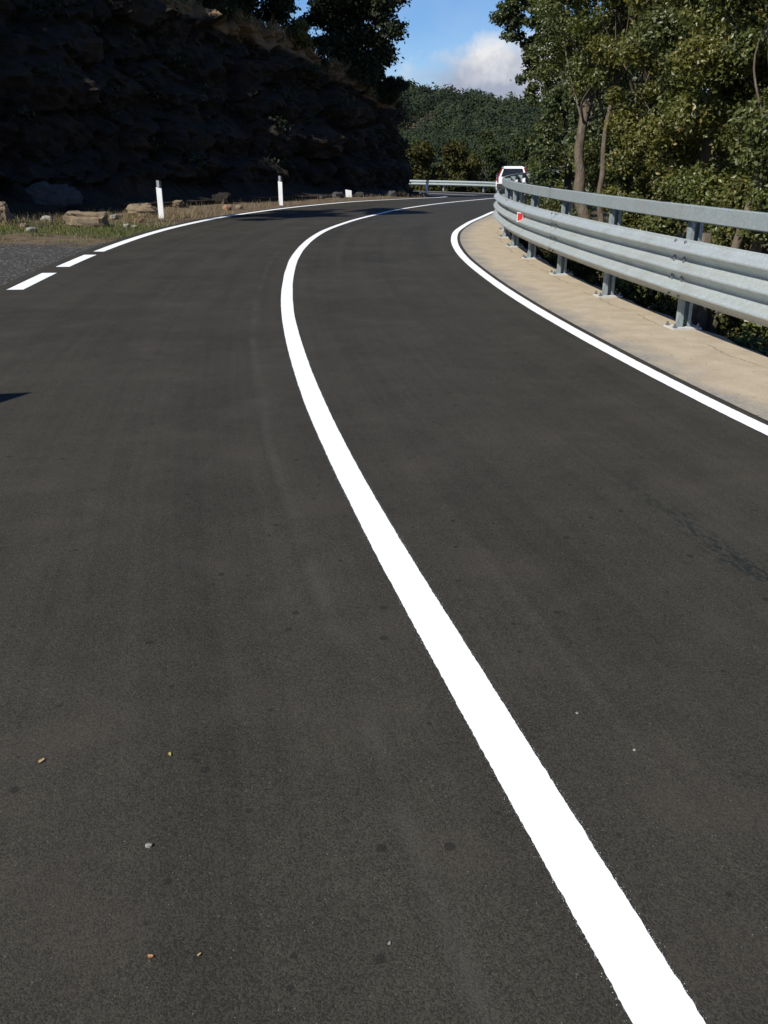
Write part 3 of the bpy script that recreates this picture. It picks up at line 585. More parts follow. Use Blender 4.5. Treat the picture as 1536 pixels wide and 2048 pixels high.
# trees and shrubs on the cliff
G_C = 'holm oaks on the cliff top'
def cliff_tree(k, back, lab, rad, zc, n, seed, lean=(0, 0), r=.16, mat='holm'):
    # dense evergreen crown, low over its short trunk
    p = crest(k, back); c = (p[0] + lean[0], p[1] + lean[1], p[2] + zc)
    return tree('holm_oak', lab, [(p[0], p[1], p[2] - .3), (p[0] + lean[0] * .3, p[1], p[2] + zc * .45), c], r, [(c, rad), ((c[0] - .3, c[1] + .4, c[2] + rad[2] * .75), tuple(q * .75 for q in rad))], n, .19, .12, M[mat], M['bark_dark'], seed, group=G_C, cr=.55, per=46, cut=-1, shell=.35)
cliff_tree(7.95, 1.3, 'big dark holm oak overhanging the cliff end against the sky', (2.5, 2.2, 2.3), 2.6, 40000, 70, (.45, -.3))
cliff_tree(6.6, .9, 'holm oak with a short bare trunk above the sunlit ledge', (1.6, 1.5, 1.5), 2.3, 24000, 71, (.2, -.3), .1)
cliff_tree(6.3, 1.6, 'round holm oak filling the gap above the ledge', (2.0, 1.9, 1.9), 1.6, 24000, 76, (.2, -.3), .12)
cliff_tree(5.7, 1.8, 'holm oak in shade above the middle of the cliff', (2.3, 2.1, 2.0), 1.6, 14000, 72, (.2, -.4))
cliff_tree(6.05, 4.2, 'holm oak standing on the slope behind the cliff edge', (2.4, 2.2, 2.2), 1.6, 11000, 78)
cliff_tree(6.75, 2.6, 'low dense holm oak closing the gap behind the ledge', (2.1, 1.9, 1.9), 1.1, 16000, 79)
cliff_tree(6.3, 6.0, 'holm oak highest up the slope behind the cliff edge', (2.6, 2.4, 2.4), 1.4, 9000, 69)
cliff_tree(5.1, 2.2, 'shaded holm oak above the left part of the cliff', (2.2, 2.2, 1.8), 1.8, 14000, 73)
cliff_tree(3.7, 2.0, 'tall holm oak on the cliff beyond the left edge', (2.0, 2.0, 2.2), 4.2, 8000, 74)
cliff_tree(2.7, 2.0, 'holm oak farthest left on the cliff top', (2.4, 2.4, 2.0), 3.0, 6000, 75)
tree('holm_oak', 'unseen tall slim holm oak added in the pull-off to shade the left lane', [(-13.0, 18.9, gz(-13.0, 18.9) - .1), (-12.9, 19.0, 5), (-12.4, 19.2, 9.5), (-11.9, 19.3, 13)], .13, [((-11.9, 19.4, 12.9), (2.3, 2.1, 1.6)), ((-12.6, 18.9, 11.2), (1.5, 1.5, .9))], 11000, .2, .12, M['holm'], M['bark_dark'], 77, group=G_C, cr=.45, per=34)  # out of view; placed so its crown shadow reaches the left lane
for i, (k, back, rad, lab) in enumerate([(7.75, -.2, (.8, .8, .65), 'shrub on the cliff edge right of the big holm oak'), (8.1, -.5, (.9, .9, .8), 'dark shrub stepping down the cliff end'), (8.55, -.6, (.75, .75, .65), 'shrub on the lowest corner of the cliff'), (6.75, -.4, (.6, .6, .5), 'olive shrub below the holm oaks on the ledge'), (5.9, -.7, (.7, .7, .5), 'shrub hanging over the cliff face'), (5.0, -.6, (.8, .8, .6), 'shaded shrub on the left cliff edge'), (7.1, .1, (.7, .7, .6), 'dark shrub at the foot of the overhanging holm oak')]):
    p = crest(k, max(0, back)); shrub('cliff_shrub', lab, tuple(p - np.array([0, 0, .15])), rad, 26, .24, 8000, .11, .06, M['bush'] if i == 3 else M['holm'], 80 + i, 'shrubs on the cliff')

def undergrowth():
    r = np.random.default_rng(91); P = []; N = []
    nfi = 3 + nface
    for q in range(800):
        i = r.integers(int(len(CV) * .22), int(len(CV) * .80)); on_face = q < 330
        j = r.integers(8, nfi - 2) if on_face else r.integers(nfi + 1, CV.shape[1] - 2)
        c = CV[i, j]; rad = r.uniform(.15, .5) if on_face else r.uniform(.5, 1.3); k = int(130 * rad) if on_face else int(42 * rad)
        if on_face and r.random() < .35: k = 0
        d = unit(r.normal(size=(k, 3))); P.append(c + d * rad * np.array([1, 1, .75]) * r.uniform(.6, 1.1, (k, 1)) + np.array([0, 0, rad * .3])); N.append(unit(d + r.normal(size=(k, 3)) * .6))
    return leaf_mesh('undergrowth', np.concatenate(P), np.concatenate(N), .16, .09, r)
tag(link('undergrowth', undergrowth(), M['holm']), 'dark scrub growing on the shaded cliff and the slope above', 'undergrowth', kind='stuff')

# trees beyond the far bend
mids = [(1.6, 70.5, 5.1, 2.4, 'mid_olive', 'olive bushy tree just beyond the far barrier, nearest the cliff'), (4.6, 72, 5.2, 2.5, 'mid_olive', 'olive bushy tree behind the middle of the far barrier'), (8.0, 75, 6.7, 3.2, 'mid_green', 'round green tree beyond the far barrier left of the car'), (11.6, 76, 6.3, 2.9, 'mid_green', 'green tree beyond the far barrier behind the car'), (15.5, 75, 6.9, 3.2, 'mid_olive', 'tree beyond the far bend hidden partly by the roadside oaks'), (3.0, 84, 7.7, 3.4, 'mid_green', 'tree in the second row behind the olive bushes'), (9.0, 90, 8.3, 3.6, 'mid_green', 'tree in the second row behind the round green tree'), (15, 92, 8.3, 3.8, 'mid_green', 'tree in the second row right of the round tree'), (-2.4, 72, 5.3, 2.6, 'mid_olive', 'bushy tree at the bend, behind the cliff corner'), (20, 86, 8.5, 4, 'mid_green', 'tree in the second row farthest right')]
for i, (x, y, t, rad, m, lab) in enumerate(mids):
    g0 = z(x, y); tree('bushy_tree', lab, [(x, y, g0 - .2), (x + .1, y, g0 + t * .4), (x, y, g0 + t * .7)], .2, [((x, y, g0 + t * .55), (rad, rad, t * .5)), ((x + .4, y - .6, g0 + t * .33), (rad * 1.1, rad, t * .33))], 10000, .26, .17, M[m], M['bark_dark'], 100 + i, group='trees beyond the far bend', cr=.7, per=14, cut=-1)

# far wooded hillside: one mass
def far_wood():
    r = np.random.default_rng(5); n = 1250; rad = np.sqrt(r.uniform(90 ** 2, 440 ** 2, n)); a = np.radians(r.uniform(-5, 15, n)); x, y = rad * np.sin(a), rad * np.cos(a)
    keep = ~((y < 98) & (x < 22)); x, y = x[keep], y[keep]; g0 = np.concatenate([height(x[i:i + 500][None], y[i:i + 500][None])[0] for i in range(0, len(x), 500)])
    P = []; N = []; TN = []; SZ = []
    for xi, yi, gi in zip(x, y, g0):
        R = r.uniform(2.6, 4.8); sz = max(.36, .0026 * yi); k = int(min(470, 13.5 * R * R / sz ** 1.6 / 2.2)); SZ.append(np.full(k, sz)); TN.append(np.full(k, r.random())); hh = r.uniform(3.2, 6.2); c = np.array([xi, yi, gi + hh * .7])
        lobes = c + unit(r.normal(size=(7, 3))) * np.array([R * .6, R * .6, hh * .4]); q = r.integers(0, 7, k); d = unit(r.normal(size=(k, 3)) + np.array([-.1, -.45, .35]))
        P.append(lobes[q] + d * R * .45 * r.uniform(.8, 1.12, (k, 1))); N.append(unit(d + r.normal(size=(k, 3)) * .10))
    SZ = np.concatenate(SZ)[:, None]; me = leaf_mesh('hillside_wood', np.concatenate(P), np.concatenate(N), SZ, SZ * .8, r); ta = me.attributes.new('tone', 'FLOAT', 'FACE'); ta.data.foreach_set('value', np.concatenate(TN).astype(np.float32)); return me
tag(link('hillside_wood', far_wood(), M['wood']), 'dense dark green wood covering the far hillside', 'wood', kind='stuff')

# ------------------------------------------------------------------ grass
def grass(name, label, pts, hmin, hmax, w, mat, seed, lean=.5):
    r = np.random.default_rng(seed); n = len(pts); a = r.random(n) * 6.28; h = r.uniform(hmin, hmax, n); d = np.stack([np.cos(a), np.sin(a), 0 * a], 1)
    b = a + r.uniform(-1.5, 1.5, n); l = np.stack([np.cos(b), np.sin(b), 0 * b], 1) * (h * r.uniform(0, lean * 2, n))[:, None]; up = np.array([0, 0, 1.0]) * h[:, None]
    V = np.stack([pts - d * w / 2, pts + d * w / 2, pts + d * w * .2 + up + l, pts - d * w * .2 + up + l], 1)
    return tag(link(name, quads_mesh(name, V.reshape(-1, 3), np.arange(n * 4).reshape(-1, 4)), mat), label, 'grass', kind='stuff')
def scatter(n, fx, fy, dens, seed):
    r = np.random.default_rng(seed); x = r.uniform(*fx, n); y = r.uniform(*fy, n)
    d, i = offset_of(x[None], y[None]); d, i = d[0], i[0]; nz = fbm(np.stack([x * 1.1, y * 1.1, 0 * x], -1), 3, seed)
    k = r.random(n) < dens(x, y, -d - WL[i], nz); x, y = x[k], y[k]; zz = np.concatenate([height(x[j:j + 3000][None], y[j:j + 3000][None])[0] for j in range(0, len(x), 3000)])
    return np.stack([x, y, zz - .01], 1)
grass('dry_grass', 'dry brown grass around the stones left of the road', scatter(90000, (-14, 3), (20.5, 47), lambda x, y, e, n: np.where(e > .25, sstep(.36, .5, n) * sstep(20.5, 23.5, y) * sstep(.2, .7, e) * (1 - .9 * sstep(26.5, 29, y)), 0), 3), .05, .20, .014, M['dry'], 3)
grass('green_grass', 'short green grass strip by the gravel on the left', scatter(70000, (-13, -4), (17.5, 27), lambda x, y, e, n: np.where(e > .3, sstep(.36, .56, n) * np.exp(-((y - 21.3) / 1.9) ** 2), 0), 4), .03, .10, .012, M['green'], 4)
pc = np.array([CV[i, j] for i, j in zip(rng.integers(0, len(CV), 1500), rng.integers(3 + nface - 3, CV.shape[1] - 5, 1500))]); pc = np.repeat(pc, 14, 0) + rng.normal(size=(21000, 3)) * np.array([.16, .16, .02])
grass('cliff_grass', 'dry grass tufts along the cliff top and ledges', pc, .12, .38, .03, M['dry'], 6, .7)

# ------------------------------------------------------------------ stones
def stone(name, label, loc, dims, mat, seed, blocky=.5, rz=0.0, group=None, cat='stone', sink=.12):
    n, m = 28, 18; th = np.linspace(0, 2 * np.pi, n, endpoint=False); ph = np.linspace(0.02, np.pi - .02, m)
    d = np.stack([np.outer(np.sin(ph), np.cos(th)), np.outer(np.sin(ph), np.sin(th)), np.outer(np.cos(ph), np.ones(n))], -1)
    e = 1 - blocky * .72; q = np.sign(d) * np.abs(d) ** e; q = q / np.max(np.abs(q))
    q = q * (1 + .34 * (fbm(d * 1.7 + seed * 3.1, 4, seed) - .5)[..., None]) * (1 + .25 * (fbm(d * 5 + seed * 1.7, 3, seed + 5) - .5)[..., None]); v, b = cells(d * 1.5 + seed, seed); q = q * (1 + .26 * (v - .5)[..., None])
    V = q * np.array(dims) / 2; f = [(i * n + k, (i + 1) * n + k, (i + 1) * n + (k + 1) % n, i * n + (k + 1) % n) for i in range(m - 1) for k in range(n)]
    f += [tuple(range(n)), tuple(range((m - 1) * n, m * n))[::-1]]
    o = raw(name, V.reshape(-1, 3), f, mat); o.location = (loc[0], loc[1], gz(loc[0], loc[1]) + dims[2] * (.5 - sink)); o.rotation_euler = (0, 0, rz)
    return tag(o, label, cat, group)
stone('stone_block', 'long squared tan stone block lying in the dry grass', (-7.35, 22.5), (1.0, .5, .42), M['tanstone'], 3, .5, .12)
stone('stone_block', 'tan stone block cut by the left edge of the picture', (-9.75, 23.0), (.62, .5, .56), M['tanstone'], 5, .55, .1)
stone('boulder', 'large grey boulder in the shade at the cliff foot', (-10.3, 28.6), (1.75, 1.0, 1.05), M['boulder'], 8, .15, .3, cat='boulder', sink=.2)
stone('stone', 'low tan rock just left of the nearest white marker post', (-7.0, 26.4), (.85, .5, .42), M['tanstone'], 12, .2)
for i, (x, y, s, m, lab) in enumerate([(-9.1, 24.6, .22, 'palestone', 'pale round stone left of the long tan block'), (-8.6, 25.6, .18, 'palestone', 'small pale pointed stone behind the long tan block'), (-8.25, 24.4, .2, 'palestone', 'small pale stone close behind the long tan block'), (-8.55, 21.6, .2, 'tanstone', 'yellowish stone in front of the long block, on its left'), (-9.5, 21.8, .3, 'tanstone', 'flat tan stone on the gravel edge at far left'), (-7.6, 26.3, .2, 'redstone', 'small reddish stone on the dry bank'), (-7.45, 25.2, .2, 'palestone', 'pale stone right of the long tan block'), (-6.55, 24.6, .16, 'redstone', 'small red stone near the nearest marker post'), (-6.4, 22.6, .13, 'palestone', 'tiny pale stone in the green grass by the edge line'), (-6.15, 22.4, .12, 'palestone', 'tiny pale stone nearest the edge line'), (-8.0, 20.6, .16, 'palestone', 'pale chip on the gravel in front of the green strip'), (-7.1, 31.6, .34, 'tanstone', 'stone lying in the shaded verge between the marker posts'), (-5.2, 30.4, .26, 'redstone', 'reddish rubble stone on the verge before the second marker post'), (-4.9, 30.9, .2, 'tanstone', 'small tan rubble stone on the verge before the second marker post')]):
    stone('stone', lab, (x, y), (s * 1.35, s, s * .75), M[m], 20 + i, .35, i * .7)
tr_ = np.random.default_rng(31); n = 0
for i in range(14):
    k = tr_.uniform(3.6, 9.2); s_ = np.interp(k, np.arange(len(cb)), cd) / cd[-1] * (len(cp) - 1); p = cp[int(s_), :2] + cn[int(s_)] * tr_.uniform(.6, 1.9); w = tr_.uniform(.16, .5)
    stone('fallen_rock', 'dark broken rock fallen at the foot of the shaded cliff', p, (w * 1.4, w, w * .8), M['boulder'] if i % 3 else M['cliff'], 60 + i, .5, i, 'rocks fallen at the cliff foot', 'rock')

# ------------------------------------------------------------------ steel barriers
def wave(lobes, H, A, n=9):
    u = np.linspace(0, 1, lobes * 16 + 1); q = (u * lobes) % 1.0; q[-1] = 0; w = gsmooth(np.interp(q, [0, .15, .40, .58, .83, 1], [0, .02, 1, 1, .02, 0])[:, None], 1.1)[:, 0]; return u * H, w * A
def barrier(name, label, cat, s0, s1, off, first, spacing, lobes, zb, H, top_rail, post_h, panel):
    o = empty(name); tag(o, label, cat); uz, ux = wave(lobes, H, .10 if lobes == 3 else .085)
    nrm = lambda s: np.array(at(s, off(s))); 
    prof = np.array([(-.195 - x, zb + q) for q, x in zip(uz, ux)]); prof = np.concatenate([prof, (prof + np.array([.006, 0]))[::-1]])
    stations = np.arange(first, s1, spacing)
    def sweep(pname, a, b, pr, mat, shift=0.0, smooth=True):
        st = np.linspace(a, b, max(3, int((b - a) / .3) + 1)); cols = []
        for px, pz in pr:
            x, y = at(st, off(st) + px + shift); cols.append(np.stack([x, y, zroad(y) + pz], 1))
        V = np.stack(cols, 1); n, m = V.shape[:2]; i = np.arange(n - 1)[:, None] * m; j = np.arange(m)[None]; jn = (j + 1) % m
        Q = np.stack([i + j, i + m + j, i + m + jn, i + jn], -1).reshape(-1, 4); me = quads_mesh(pname, V.reshape(-1, 3), Q, smooth)
        ob = link(pname, me, mat, o); return ob
    k = 0; a = s0
    joints = []
    while a < s1 - .5:
        b = min(a + panel, s1); sweep('beam_panel', a, b + .32, prof, M['galv'] if lobes == 3 else M['galv_dull_dark'], -.007 * (k % 2)); joints.append(b); a = b; k += 1
    if top_rail:
        zt = top_rail; pr = np.array([(-.115, zt - .145), (-.125, zt - .135), (-.125, zt - .008), (-.115, zt), (-.072, zt), (-.066, zt - .012), (-.11, zt - .02), (-.11, zt - .125), (-.066, zt - .133), (-.072, zt - .145)])
        k = 0; a = s0
        while a < s1 - .5:
            b = min(a + panel * 1.0, s1); sweep('top_rail', a + .9, b + 1.15, pr, M['galv_dull_dark'], -.004 * (k % 2), False); a = b; k += 1
    def heading(s): 
        x0, y0 = at(s - .2, off(s)); x1, y1 = at(s + .2, off(s)); return math.atan2(y1 - y0, x1 - x0) - math.pi / 2
    # one post with its base plate, anchor bolts and spacer, then copies
    t = .006; w, d, lip = .12, .085, .036
    sec = [(-w / 2, -d / 2), (-w / 2 + lip, -d / 2), (-w / 2 + lip, -d / 2 + t), (-w / 2 + t, -d / 2 + t), (-w / 2 + t, d / 2 - t), (w / 2 - t, d / 2 - t), (w / 2 - t, -d / 2 + t), (w / 2 - lip, -d / 2 + t), (w / 2 - lip, -d / 2), (w / 2, -d / 2), (w / 2, d / 2), (-w / 2, d / 2)]
    pm = MB().prism(sec, .02, post_h)
    pm = pm.build('post', M['galv_dull_dark']); pmesh = pm.data; bpy.data.objects.remove(pm)
    gm_ = MB(); gm_.add([(-.105, -.046, .02), (-.022, -.046, .02), (-.026, -.046, .2), (-.06, -.046, .2), (-.105, -.040, .02), (-.022, -.040, .02), (-.026, -.040, .2), (-.06, -.040, .2)], [(0, 1, 2, 3), (7, 6, 5, 4), (0, 4, 5, 1), (1, 5, 6, 2), (2, 6, 7, 3), (3, 7, 4, 0)])
    gus = gm_.build('gusset', M['galv_dull_dark']); gmesh = gus.data; bpy.data.objects.remove(gus)
    bp = MB().box((0, 0, .012), (.30, .22, .018)).build('base_plate', M['whiteplate']); bpmesh = bp.data; bpy.data.objects.remove(bp)
    ab = MB().tube([(0, 0, .018), (0, 0, .036), (0, 0, .0361), (0, 0, .058)], [.021, .021, .011, .011], 6).build('anchor_bolt', M['bolt']); abmesh = ab.data; bpy.data.objects.remove(ab)
    sp = MB().box((-.128, 0, zb + H * .5), (.134, .075, H * .72)).build('spacer', M['galv_dull_dark']); spmesh = sp.data; bpy.data.objects.remove(sp)
    for s in stations:
        x, y = at(s, off(s)); x, y = float(x), float(y); h = heading(s)
        p = link('post', pmesh, None, o); p.location = (x, y, float(zroad(y)) + .008); p.rotation_euler = (0, 0, h)
        link('spacer', spmesh, None, p).location = (0, 0, -.008)
        if top_rail:
            link('gusset', gmesh, None, p); link('base_plate', bpmesh, None, p)
            for bx_, by_ in ((-.125, -.08), (.125, -.08), (.125, .08), (-.125, .08)): link('anchor_bolt', abmesh, None, p).location = (bx_, by_, 0)
    # beam bolts at every joint
    bm_ = MB().tube([(0, 0, 0), (-.012, 0, 0), (-.017, 0, 0)], [.019, .017, .008], 8).build('bolt', M['bolt']); bmesh_ = bm_.data; bpy.data.objects.remove(bm_)
    for j in joints[:6]:
        for ds in (.05, .27):
            for u in ((.05, .33, .36, .64, .68, .95) if lobes == 3 else (.15, .5, .85)):
                kx = float(np.interp(u * H, uz, ux)); x, y = at(j + ds, off(j + ds) - .2 - kx - .006); b = link('bolt', bmesh_, None, o)
                b.location = (float(x), float(y), float(zroad(y)) + zb + u * H); b.rotation_euler = (0, 0, heading(j + ds))
    return o, heading
offR = lambda s: wr_at(s) + 1.125
s_first = S_AT(8.6) 
x_, y_ = at(np.linspace(0, LEN, 4000), offR(np.linspace(0, LEN, 4000))); sg = np.linspace(0, LEN, 4000)
s_post = float(sg[np.argmin((x_ - 2.99) ** 2 + (y_ - 8.77) ** 2)])
near, hd = barrier('guardrail', 'galvanised triple wave steel barrier with flat top rail along the verge', 'guardrail', s_post - 9.55, S_AT(49), offR, s_post - 6.9, 2.30, 3, .345, .545, 1.185, 1.15, 4.6)
far, hd2 = barrier('guardrail', 'low two wave steel barrier on the far bend before the bushes', 'guardrail', S_AT(49) + 1.2, LEN - .5, lambda s: wr_at(s) + .75, S_AT(49) + 2, 2.6, 2, .36, .34, None, .68, 4.6)
# red reflector in the fold of the beam
s_r = float(sg[np.argmin((x_ - 2.44) ** 2 + (y_ - 15.0) ** 2)])
rb = MB().add([(0, 0, -.075), (.0, 0, .085), (-.085, 0, .07), (-.10, 0, .03), (-.10, 0, -.02), (-.07, 0, -.045), (0, .012, -.075), (.0, .012, .085), (-.085, .012, .07), (-.10, .012, .03), (-.10, .012, -.02), (-.07, .012, -.045)], [(0, 1, 2, 3, 4, 5), (11, 10, 9, 8, 7, 6)] + [(i, 6 + i, 6 + (i + 1) % 6, (i + 1) % 6) for i in range(6)])
rb.v = [(-x, y, z_) for x, y, z_ in rb.v]; rb.f = [q[::-1] for q in rb.f]
ro = rb.build('reflector', M['signwhite'], near); ro['label'] = 'red reflector with a white rim fixed in the beam fold'
x, y = at(s_r, offR(s_r) - .33); ro.location = (float(x), float(y), float(zroad(y)) + .345 + .545 * .63); ro.rotation_euler = (0, 0, hd(s_r))
rf = MB().add([(.008, -.003, -.055), (.008, -.003, .07), (.078, -.003, .058), (.09, -.003, .025), (.09, -.003, -.015), (.062, -.003, -.035)], [(5, 4, 3, 2, 1, 0)]).build('reflector_face', M['red'], ro)

# ------------------------------------------------------------------ marker posts on the left
def marker(label, x, y, tilt=(0, 0), h=1.02, w=.145):
    o = empty('marker_post', (x, y, gz(x, y) - .02)); tag(o, label, 'marker post', 'white roadside marker posts'); o.rotation_euler = (tilt[0], tilt[1], 0)
    pent = lambda s: [(-w / 2 * s, -.03), (w / 2 * s, -.03), (w / 2 * s, .03), (0.02, .075), (-w / 2 * s, .03)]
    def slant(z0l, z0r, z1l, z1r, s=1.0):
        p = pent(s); n = len(p); f = lambda q, l, r: l + (r - l) * (q[0] + w / 2) / w
        return MB().add([(q[0], q[1], f(q, z0l, z0r)) for q in p] + [(q[0], q[1], f(q, z1l, z1r)) for q in p], [tuple(range(n))[::-1], tuple(range(n, 2 * n))] + [(i, (i + 1) % n, n + (i + 1) % n, n + i) for i in range(n)])
    slant(0, 0, h - .17, h - .205).build('body', M['white'], o)
    b = slant(h - .1695, h - .2045, h + .02, h - .015, .985).build('black_band', M['black'], o)
    MB().box((-.012, -.034, h - .085), (.068, .008, .17)).build('reflector', M['reflector'], b); return o
marker('white marker post with grey reflector nearest the camera', -6.3, 25.84)
marker('white marker post standing midway along the cliff foot', -3.75, 33.4)
marker('marker post leaning in the shade at the cliff corner', 2.25, 49.6, (0, .1), .86, .14)
sb = MB().add([(-.13, -.04, 0), (.13, -.04, 0), (.13, .05, 0), (-.13, .05, 0), (-.15, -.05, .33), (.12, -.05, .29), (.12, .05, .30), (-.15, .05, .34)], [(3, 2, 1, 0), (4, 5, 6, 7), (0, 1, 5, 4), (1, 2, 6, 5), (2, 3, 7, 6), (3, 0, 4, 7)]).build('broken_marker', M['white'])
sb.location = (-1.55, 40.6, gz(-1.55, 40.6) - .02); tag(sb, 'short broken white marker stub at the cliff foot', 'marker post')

# ------------------------------------------------------------------ white estate car
def build_car():
    o = empty('estate_car'); tag(o, 'white estate car driving away round the bend behind the barrier', 'car')
    # y = 0 at the tail, forward is +y; sections of (half-width, z) from sill to belt line
    st = [(0.0, .80, .46, .92), (.06, .845, .36, .95), (.3, .885, .26, .96), (1.2, .90, .22, .95), (2.8, .90, .22, .93), (3.5, .895, .24, .91), (4.2, .86, .27, .82), (4.55, .76, .34, .72), (4.66, .60, .42, .62)]
    V = []; n = 10
    for y, w, z0, z1 in st:
        h = z1 - z0; V += [(s * w * k, y, z0 + h * q) for s, k, q in ((-1, .93, 0), (-1, 1, .28), (-1, 1, .62), (-1, .965, .93), (-1, .9, 1.0))]
        V += [(s * w * k, y, z0 + h * q) for s, k, q in ((1, .9, 1.0), (1, .965, .93), (1, 1, .62), (1, 1, .28), (1, .93, 0))]
    f = [(i * n + k, (i + 1) * n + k, (i + 1) * n + (k + 1) % n, i * n + (k + 1) % n) for i in range(len(st) - 1) for k in range(n)] + [tuple(range(n)), tuple(range((len(st) - 1) * n, len(st) * n))[::-1]]
    body = raw('body', V, f, M['carwhite'], o)
    # cabin: belt ring to roof ring
    bel = [(-.80, .02), (-.82, 1.2), (-.82, 2.6), (-.78, 3.45), (.78, 3.45), (.82, 2.6), (.82, 1.2), (.80, .02)]; rof = [(-.58, .30), (-.62, 1.3), (-.60, 2.2), (-.55, 2.62), (.55, 2.62), (.60, 2.2), (.62, 1.3), (.58, .30)]
    m = len(bel); cv = [(x, y, .94 if y < 3 else .90) for x, y in bel] + [(x, y, 1.41) for x, y in rof] + [(x * .8, y + (.06 if y < 1 else -.06), 1.465) for x, y in rof]
    cf_ = [(i, (i + 1) % m, m + (i + 1) % m, m + i)[::-1] for i in range(m)] + [(m + i, m + (i + 1) % m, 2 * m + (i + 1) % m, 2 * m + i)[::-1] for i in range(m)] + [tuple(range(2 * m, 3 * m))[::-1]]
    raw('cabin', cv, cf_, M['carwhite'], o)
    def pane(name, a, b, c, d, mat, out=.006, par=o):
        P = np.array([a, b, c, d], float); nn = unit(np.cross(P[1] - P[0], P[3] - P[0])); q = P + nn * out; r_ = P - nn * .01
        return raw(name, list(q) + list(r_), [(0, 1, 2, 3), (7, 6, 5, 4)] + [(i, 4 + i, 4 + (i + 1) % 4, (i + 1) % 4) for i in range(4)], mat, par)
    lerp = lambda A, B, u: tuple(np.array(A) + (np.array(B) - np.array(A)) * u)
    A0, B0 = (-.80, .02, .94), (.80, .02, .94); A1, B1 = (-.58, .30, 1.41), (.58, .30, 1.41)
    ql = lambda u, v: lerp(lerp(A0, B0, u), lerp(A1, B1, u), v)
    rw = pane('rear_window', ql(.11, .06), ql(.89, .06), ql(.90, .90), ql(.10, .90), M['glass'])
    for u0, u1 in ((-.005, .048), (.952, 1.005)): pane('tail_lamp', ql(u0, -.35), ql(u1, -.35), ql(u1, .97), ql(u0, .97), M['taillight'], .012)
    MB().tube([(.0, -.006, .97), (-.03, .05, 1.04), (-.20, .07, 1.07)], [.014, .01, .008], 6).build('wiper', M['black'], rw)
    for sx in (-1, 1):
        for (ya, yb, yc, yd) in ((.35, 1.2, 1.3, .6), (1.3, 2.2, 2.05, 1.4), (2.3, 3.2, 2.5, 2.15)):
            xx = lambda y, zt: sx * ((.818 if not zt else .612))
            a, b, c, d = (xx(ya, 0), ya, .965), (xx(yb, 0), yb, .965), (xx(yc, 1), yc, 1.385), (xx(yd, 1), yd, 1.385)
            pane('side_window', *((a, b, c, d) if sx > 0 else (d, c, b, a)), M['glass'], .012)
    MB().box((0, -.03, .53), (1.62, .12, .2)).build('bumper', M['greytrim'], o)
    MB().box((0, -.005, .33), (1.5, .1, .16)).build('lower_skirt', M['greytrim'], o)
    MB().box((0, -.006, .80), (.54, .014, .13)).build('number_plate', M['plate'], o)
    MB().box((0, -.012, .895), (.66, .03, .03)).build('plate_trim', M['greytrim'], o)
    for sx in (-1, 1):
        MB().box((sx * .90, 3.0, .97), (.12, .08, .1)).build('mirror', M['carwhite'], o)
        for y in (.95, 3.75):
            t_ = MB().tube([(sx * .70, y, .32), (sx * .72, y, .32), (sx * .88, y, .32), (sx * .90, y, .32)], [.29, .32, .32, .29], 24).build('wheel', M['rubber'], o)
            MB().tube([(sx * .895, y, .32), (sx * .907, y, .32)], [.2, .19], 16).build('rim', M['rim'], t_)
        MB().box((sx * .57, .8, 1.475), (.035, 1.7, .03)).build('roof_rail', M['greytrim'], o)
    return o
car = build_car(); car.location = (6.72, 48.4, float(zroad(48.4)) + .004); car.rotation_euler = (0, 0, math.radians(-8.5))

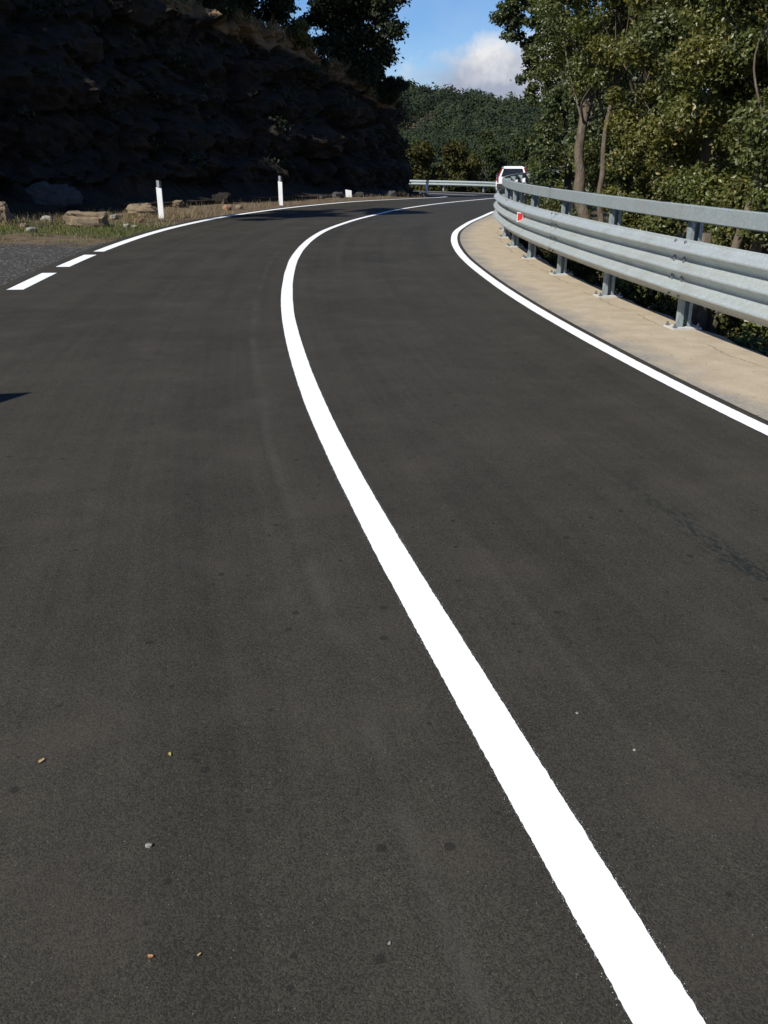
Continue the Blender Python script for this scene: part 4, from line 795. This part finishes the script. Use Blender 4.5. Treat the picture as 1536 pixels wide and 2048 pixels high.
# ------------------------------------------------------------------ unseen sign outside the frame, added so its tip shades the road
sgn = empty('shadow_caster_sign', (-4.40, 4.68, gz(-4.40, 4.68))); tag(sgn, 'unseen triangular sign added to cast the pointed shadow on the left lane', 'sign'); sgn.rotation_euler = (0, 0, math.radians(-50))
MB().tube([(0, .03, -.1), (0, .03, 1.95)], .03, 10).build('post', M['galv_dull_dark'], sgn)
def tri(s, c, y0, y1): 
    p = [(-s / 2, c - s * .2887), (s / 2, c - s * .2887), (0, c + s * .5774)]
    return MB().add([(x, y0, z_) for x, z_ in p] + [(x, y1, z_) for x, z_ in p], [(0, 1, 2), (5, 4, 3), (0, 3, 4, 1), (1, 4, 5, 2), (2, 5, 3, 0)])
pl = tri(.9, 1.66, -.01, 0.0).build('plate', M['red'], sgn); tri(.62, 1.655, -.014, -.011).build('plate_face', M['signwhite'], pl)

# ------------------------------------------------------------------ scraps on the asphalt
def dead_leaf(label, x, y, s, mat, seed):
    r = np.random.default_rng(seed); k = 9; a = np.linspace(0, 6.283, k, endpoint=False); rad = s * (.5 + .5 * np.abs(np.cos(a))) * r.uniform(.75, 1.15, k)
    top = [(np.cos(t) * q, np.sin(t) * q * .7, .004 + .25 * s * abs(math.sin(t)) * r.uniform(.3, 1)) for t, q in zip(a, rad)]; bot = [(p[0], p[1], p[2] - .0015) for p in top]
    v = top + [(0, 0, .004)] + bot + [(0, 0, .0025)]; f = [(i, (i + 1) % k, k) for i in range(k)] + [((i + 1) % k + k + 1, i + k + 1, 2 * k + 1) for i in range(k)] + [(i, i + k + 1, (i + 1) % k + k + 1, (i + 1) % k) for i in range(k)]
    o = raw('dead_leaf', v, f, mat); o.location = (x, y, float(zroad(y))); o.rotation_euler = (0, 0, seed); tag(o, label, 'leaf')
dead_leaf('tan dead leaf on the asphalt at the left edge', -.98, 2.02, .011, M['leaf_tan'], 1)
dead_leaf('yellowish dead leaf on the asphalt left of centre', -.62, 2.05, .009, M['leaf_yellow'], 2)
dead_leaf('orange dead leaf nearest the camera', -.505, 1.365, .008, M['leaf_orange'], 3)
dead_leaf('small tan dead leaf just right of the orange leaf', -.40, 1.37, .005, M['leaf_tan'], 4)
def pebble(label, x, y, s, seed):
    o = stone('pebble', label, (x, y), (s * 1.4, s, s * .7), M['palestone'], seed, .3, seed, None, 'pebble'); o.location.z = float(zroad(y)) + s * .3
pebble('pale pebble on the asphalt in the lower left', -.59, 1.69, .012, 41); pebble('white pebble on the asphalt between lanes at the bottom', .012, 1.40, .006, 42); pebble('tiny white pebble right of the centre line', .60, 2.25, .007, 43); pebble('tiny pale pebble farther right of the centre line', .73, 2.07, .007, 44)
sc_ = stone('plastic_scrap', 'small blue scrap of litter left of the grey boulder', (-12.0, 27.6), (.12, .06, .16), M['blue'], 77, .6, .4, None, 'litter')
